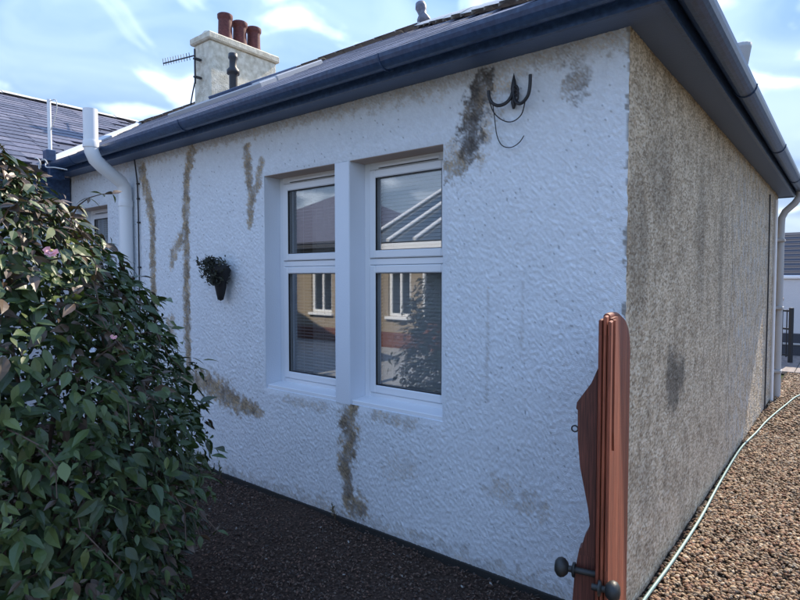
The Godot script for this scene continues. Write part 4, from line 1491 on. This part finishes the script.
# ---------------------------------------------------------------- gate at the corner
func build_gate() -> void:
	var g := thing("wooden_gate", "red brown wooden gate seen edge on at the house corner", "gate", Vector3(0.022, 0, 0.04))
	var dir := Vector3(0.206, 0, 0.904).normalized()
	g.basis = Basis(dir, Vector3.UP, dir.cross(Vector3.UP))
	var L := 0.91
	var top := func(x: float) -> float:
		var k: float = clamp(x / (L - 0.06), 0.0, 1.0)
		return 1.26 + 0.215 * sqrt(maxf(0.0, 1.0 - pow(1.0 - k, 2.2)))
	# upright boards, the tops following the curve
	var n := 8
	for i in n:
		var x0 := 0.0 + (L - 0.07) * i / n + 0.0015
		var x1 := (L - 0.07) * (i + 1) / n - 0.0015
		var poly := PackedVector2Array([Vector2(x0, 0.06), Vector2(x1, 0.06)])
		for k in 5:
			var x := lerpf(x1, x0, k / 4.0)
			poly.append(Vector2(x, top.call(x)))
		var st := new_st()
		prism(st, poly, -0.016, 0.004)
		mi("board", st, M["timber_%d" % (i % 3)], g)
	# latch stile of three laminations with grooves between
	box_part("stile", Vector3(L - 0.068, 0.05, 0.008), Vector3(L, 1.475, 0.018), 0.003, M.timber_1, g)
	box_part("stile", Vector3(L - 0.068, 0.05, -0.005), Vector3(L - 0.003, 1.485, 0.0055), 0.003, M.timber_2, g)
	box_part("stile", Vector3(L - 0.068, 0.05, -0.018), Vector3(L, 1.47, -0.0075), 0.003, M.timber_0, g)
	var st := new_st()
	prism(st, PackedVector2Array([Vector2(L - 0.10, 1.47), Vector2(L - 0.07, 1.47), Vector2(L - 0.07, 1.12), Vector2(L - 0.085, 1.06), Vector2(L - 0.10, 1.12)]), -0.024, -0.0165)
	mi("cover_strip", st, M.timber_2, g)
	# dark rounded edge along the curved top
	var arc := []
	for k in 16:
		var x := 0.002 + (L - 0.075) * k / 15.0
		arc.append(Vector3(x, top.call(x) + 0.004, 0.002))
	st = new_st()
	tube(st, arc, 0.011, 0.011, 8)
	mi("top_moulding", st, M.timber_1, g)
	box_part("hinge_stile", Vector3(0.002, 0.06, 0.0045), Vector3(0.08, 1.24, 0.026), 0.003, M.timber_1, g)
	for y in [0.18, 0.62, 1.02]:
		box_part("rail", Vector3(0.082, y, 0.0045), Vector3(L - 0.07, y + 0.11, 0.024), 0.003, M.timber_1, g)
	# shaped bracket board on the garden face
	var prof := PackedVector2Array([Vector2(0.027, 1.315), Vector2(0.045, 1.27), Vector2(0.088, 1.205), Vector2(0.090, 1.185), Vector2(0.085, 1.18), Vector2(0.084, 1.09), Vector2(0.076, 1.00), Vector2(0.062, 0.93), Vector2(0.050, 0.87), Vector2(0.044, 0.82), Vector2(0.048, 0.80), Vector2(0.060, 0.775), Vector2(0.068, 0.74), Vector2(0.075, 0.735), Vector2(0.088, 0.66), Vector2(0.098, 0.50), Vector2(0.1, 0.07), Vector2(0.027, 0.07)])
	st = new_st()
	prism(st, prof, L - 0.11, L - 0.07, Transform3D(Basis(Vector3(0, 0, 1), Vector3(0, 1, 0), Vector3(1, 0, 0)), Vector3.ZERO))
	mi("shaped_bracket", st, M.timber_shaded, g)  # darker than the other boards: shade is in the colour
	# knobs on both faces
	for s in [[1.0, 0.085, 0.675, -0.045], [-1.0, -0.006, 0.665, 0.014]]:
		var k := Node3D.new()
		k.name = "knob"
		g.add_child(k, true)
		var q: float = s[0]
		k.transform = Transform3D(Basis(Vector3(1, 0, 0), Vector3(0, 0, q), Vector3(0, -1 * q, 0)), Vector3(L + s[3], s[2], q * s[1]))
		st = new_st()
		lathe(st, [Vector2(0.0, -0.08 if q > 0 else -0.02), Vector2(0.010, -0.08 if q > 0 else -0.02), Vector2(0.010, 0.03)], Transform3D(), 10)
		mi("spindle", st, M.iron_knob, k)
		st = new_st()
		lathe(st, [Vector2(0.009, 0.018), Vector2(0.018, 0.021), Vector2(0.028, 0.031), Vector2(0.031, 0.041), Vector2(0.0275, 0.052), Vector2(0.017, 0.060), Vector2(0.0, 0.0625)], Transform3D(), 18)
		mi("ball", st, M.iron_knob, k)
		st = new_st()
		lathe(st, [Vector2(0.024, -0.001), Vector2(0.022, 0.006), Vector2(0.010, 0.009)], Transform3D(), 16)
		mi("rose", st, M.iron_knob, k)
	var ring := []
	for k in 13:
		var w := TAU * k / 12.0
		ring.append(Vector3(L - 0.09, 1.115 + 0.010 * sin(w), 0.096 + 0.010 * cos(w)))
	st = new_st()
	tube(st, ring, 0.0025, 0.0025, 6)
	mi("screw_eye", st, M.iron_knob, g)

# ---------------------------------------------------------------- small things
func build_small() -> void:
	# venetian blinds behind the panes
	var labels := ["venetian blind behind the right window pane beside the corner", "venetian blind behind the middle window pane left of the mullion", "venetian blind behind the window half hidden by the white pipe"]
	for i in 3:
		var o: Array = OPENINGS[i]
		var t := thing("window_blind" if i == 0 else "window_blind_%03d" % i, labels[i], "blind", Vector3(0, 0, -0.25), "venetian blinds in the front windows")
		var a: float = -o[1] + 0.06
		var b: float = -o[0] - 0.06
		box_part("head_rail", Vector3(a, HEAD - 0.08, -0.02), Vector3(b, HEAD - 0.045, 0.02), 0.003, M.blind_slat, t)
		var st := new_st()
		var xf := Transform3D(Basis(Vector3.RIGHT, [1.1, 0.1, 0.5][i]), Vector3.ZERO)
		bx(st, Vector3(a, -0.0006, -0.0125), Vector3(b, 0.0006, 0.0125), 0.0, xf)
		var me := st.commit()
		var y := HEAD - 0.1
		while y > SILL + 0.09:
			mi("slat", me, M.blind_slat, t).position = Vector3(0, y, 0)
			y -= 0.0235
		box_part("bottom_rail", Vector3(a, SILL + 0.06, -0.014), Vector3(b, SILL + 0.075, 0.014), 0.003, M.blind_slat, t)
		for x in [a + 0.1, b - 0.1]:
			mi("cord", st_tube([Vector3(x, HEAD - 0.08, 0.014), Vector3(x, SILL + 0.07, 0.014)], 0.0012, 4), M.blind_slat, t)
	# curtain in the middle window room
	var cu := thing("curtain", "pale hanging curtain inside the window left of the mullion", "curtain", Vector3(0, 0, -0.42))
	var sc := new_st()
	var n := 40
	for k in n:
		var x0 := -2.50 + 0.26 * k / n
		var x1 := -2.50 + 0.26 * (k + 1) / n
		var z0 := 0.028 * sin(k * 0.95)
		var z1 := 0.028 * sin((k + 1) * 0.95)
		quad(sc, Vector3(x0, 0.15, z0), Vector3(x1, 0.15, z1), Vector3(x1, 2.42, z1), Vector3(x0, 2.42, z0), Vector3(0, 0, 1))
	mi("drape", sc, M.blind_slat, cu)
	box_part("rail", Vector3(-2.6, 2.42, -0.02), Vector3(-1.8, 2.45, 0.02), 0.004, M.blind_slat, cu)
	# iron bracket with two upturned arms
	var l := thing("wall_bracket", "black iron double arm bracket with dangling wires under the eaves", "wall bracket", Vector3(-0.55, 2.50, 0.012))
	mi("arm", st_tube([Vector3(-0.122, 0.055, 0.05), Vector3(-0.118, 0.02, 0.05), Vector3(-0.10, -0.012, 0.048), Vector3(-0.07, -0.028, 0.042), Vector3(-0.035, -0.022, 0.034), Vector3(-0.010, 0.008, 0.022), Vector3(-0.002, 0.06, 0.012)], 0.0085, 8), M.black_metal, l)
	mi("arm", st_tube([Vector3(-0.002, 0.06, 0.012), Vector3(0.008, 0.0, 0.022), Vector3(0.035, -0.035, 0.034), Vector3(0.065, -0.038, 0.042), Vector3(0.095, -0.012, 0.048), Vector3(0.106, 0.03, 0.05), Vector3(0.108, 0.085, 0.05)], 0.0085, 8), M.black_metal, l)
	var st := new_st()
	lathe(st, [Vector2(0.006, -0.05), Vector2(0.014, -0.02), Vector2(0.010, 0.02), Vector2(0.016, 0.05), Vector2(0.010, 0.09), Vector2(0.0, 0.13)], Transform3D(Basis(), Vector3(0, 0.0, 0.012)), 10)
	mi("back_plate", st, M.black_metal, l)
	for k in 3:
		mi("scroll", st_tube([Vector3(0.002, 0.05 - 0.02 * k, 0.018), Vector3(0.022 + 0.004 * k, 0.055 - 0.022 * k, 0.03), Vector3(0.034, 0.035 - 0.02 * k, 0.03), Vector3(0.024, 0.022 - 0.02 * k, 0.024)], 0.005), M.black_metal, l)
	mi("wire", st_tube([Vector3(-0.124, 0.03, 0.055), Vector3(-0.105, -0.05, 0.03), Vector3(-0.055, -0.10, 0.02), Vector3(0.0, -0.115, 0.02), Vector3(0.05, -0.09, 0.025), Vector3(0.075, -0.04, 0.04)], 0.0030), M.cable_dark, l)
	mi("wire", st_tube([Vector3(-0.10, -0.015, 0.045), Vector3(-0.102, -0.09, 0.02), Vector3(-0.09, -0.17, 0.018), Vector3(-0.06, -0.225, 0.018), Vector3(-0.01, -0.242, 0.018), Vector3(0.035, -0.225, 0.018), Vector3(0.062, -0.195, 0.02)], 0.0026), M.cable_dark, l)
	# dark horn shaped planter
	var p := thing("wall_planter", "black horn shaped wall planter with withered plant on the white wall", "planter", Vector3(-3.06, 1.42, 0.012))
	st = new_st()
	lathe(st, [Vector2(0.0, 0.0), Vector2(0.028, 0.012), Vector2(0.045, 0.06), Vector2(0.055, 0.11), Vector2(0.066, 0.15), Vector2(0.088, 0.19), Vector2(0.098, 0.24), Vector2(0.095, 0.27), Vector2(0.07, 0.28)], Transform3D(Basis(Vector3(1, 0, 0), Vector3(0.12, 1, 0.1), Vector3(0, 0, 1)), Vector3(0.01, 0, 0.05)), 24, Vector2(1.0, 0.6), 0.09)
	mi("basket", st, M.wicker, p)
	var items := []
	for i in 900:
		var w := rng.randf() * TAU
		var r := rng.randf() * 0.15
		var up := rng.randf()
		var q := Vector3(0.03 - 0.09 * up * up + cos(w) * r * (0.55 + 0.6 * up), 0.13 + 0.19 * up + 0.012 * rng.randfn(), 0.10 + sin(w) * r * 0.6)
		items.append([Transform3D(spun(0.03, 0.04, 0.03, 1.5), q), Color(0.026, 0.03, 0.02) * rng.randf_range(0.5, 1.9)])
	for i in 70:
		var f := rng.randf()
		items.append([Transform3D(spun(0.03, 0.035, 0.03, 1.5), Vector3(-0.10 - 0.09 * f + 0.02 * rng.randfn(), 0.30 - 0.12 * f * f + 0.02 * rng.randfn(), 0.07)), Color(0.02, 0.02, 0.018)])
	scatter("withered_plant", leaf_mesh(), M.tree_foliage, items, p)
	# hose along the foot of the side wall
	var pts := [Vector3(0.05, 0.03, 0.45), Vector3(0.045, 0.028, 0.1), Vector3(0.044, 0.028, -0.245), Vector3(0.059, 0.028, -0.716), Vector3(0.065, 0.028, -1.429), Vector3(0.05, 0.028, -2.105), Vector3(0.04, 0.028, -2.879), Vector3(0.045, 0.028, -3.471), Vector3(0.085, 0.028, -4.08), Vector3(0.12, 0.028, -4.774), Vector3(0.21, 0.028, -5.791), Vector3(0.31, 0.028, -6.64), Vector3(0.6, 0.025, -7.6), Vector3(1.3, 0.02, -8.3)]
	tag(mi("garden_hose", st_tube(pts, 0.0082, 8), M.hose), "pale green garden hose lying along the foot of the side wall", "hose")
	# television aerial on the stack
	var a := thing("television_aerial", "small television aerial fixed to the left of the chimney stack", "aerial", Vector3(-8.0, 5.0, -2.78))
	mi("mast", st_tube([Vector3(0.16, -0.15, 0.10), Vector3(0.16, 0.42, 0.10)], 0.016, 8), M.black_metal, a)
	for y in [-0.05, 0.25]:
		box_part("bracket", Vector3(0.13, y, -0.01), Vector3(0.19, y + 0.03, 0.12), 0.004, M.black_metal, a)
	mi("boom", st_tube([Vector3(0.20, 0.30, 0.12), Vector3(-0.85, 0.42, 0.10)], 0.012, 8), M.black_metal, a)
	for k in 11:
		var x := -0.82 + k * 0.085
		mi("element", st_tube([Vector3(x, 0.37 - 0.0105 * k, 0.11), Vector3(x - 0.03, 0.50 - 0.0105 * k, 0.11)], 0.006, 5), M.black_metal, a)
	mi("cable", st_tube([Vector3(0.16, -0.1, 0.10), Vector3(-0.02, -0.35, 0.06), Vector3(-0.13, -0.55, 0.03), Vector3(-0.12, -0.72, 0.03), Vector3(0.0, -0.85, 0.05)], 0.012), M.cable_dark, a)
	# seedlings at the foot of the wall
	var wl := ["small dark seedling against the foot of the wall near the shrub", "reddish weed at the foot of the wall below the window mullion"]
	var wat := [Vector3(-3.08, -0.01, 0.06), Vector3(-1.80, -0.01, 0.06)]
	for k in 2:
		var w := thing("weed" if k == 0 else "weed_001", wl[k], "weed", wat[k], "weeds at the wall foot")
		for q in 3:
			var tip := Vector3(0.03 * (q - 1), 0.13 - 0.02 * q, 0.015 * q)
			mi("stem", st_tube([Vector3.ZERO, tip * 0.5 + Vector3(0.01, 0, 0), tip], 0.0022, 5), M.bark, w)
			for e in 4:
				var o := mi("leaf", leaf_mesh(), M["leaf_2"] if k == 0 else M["leaf_3"], w)
				o.transform = Transform3D(spun(0.03, 0.03, 0.03, 1.0), tip * (0.55 + 0.15 * e))
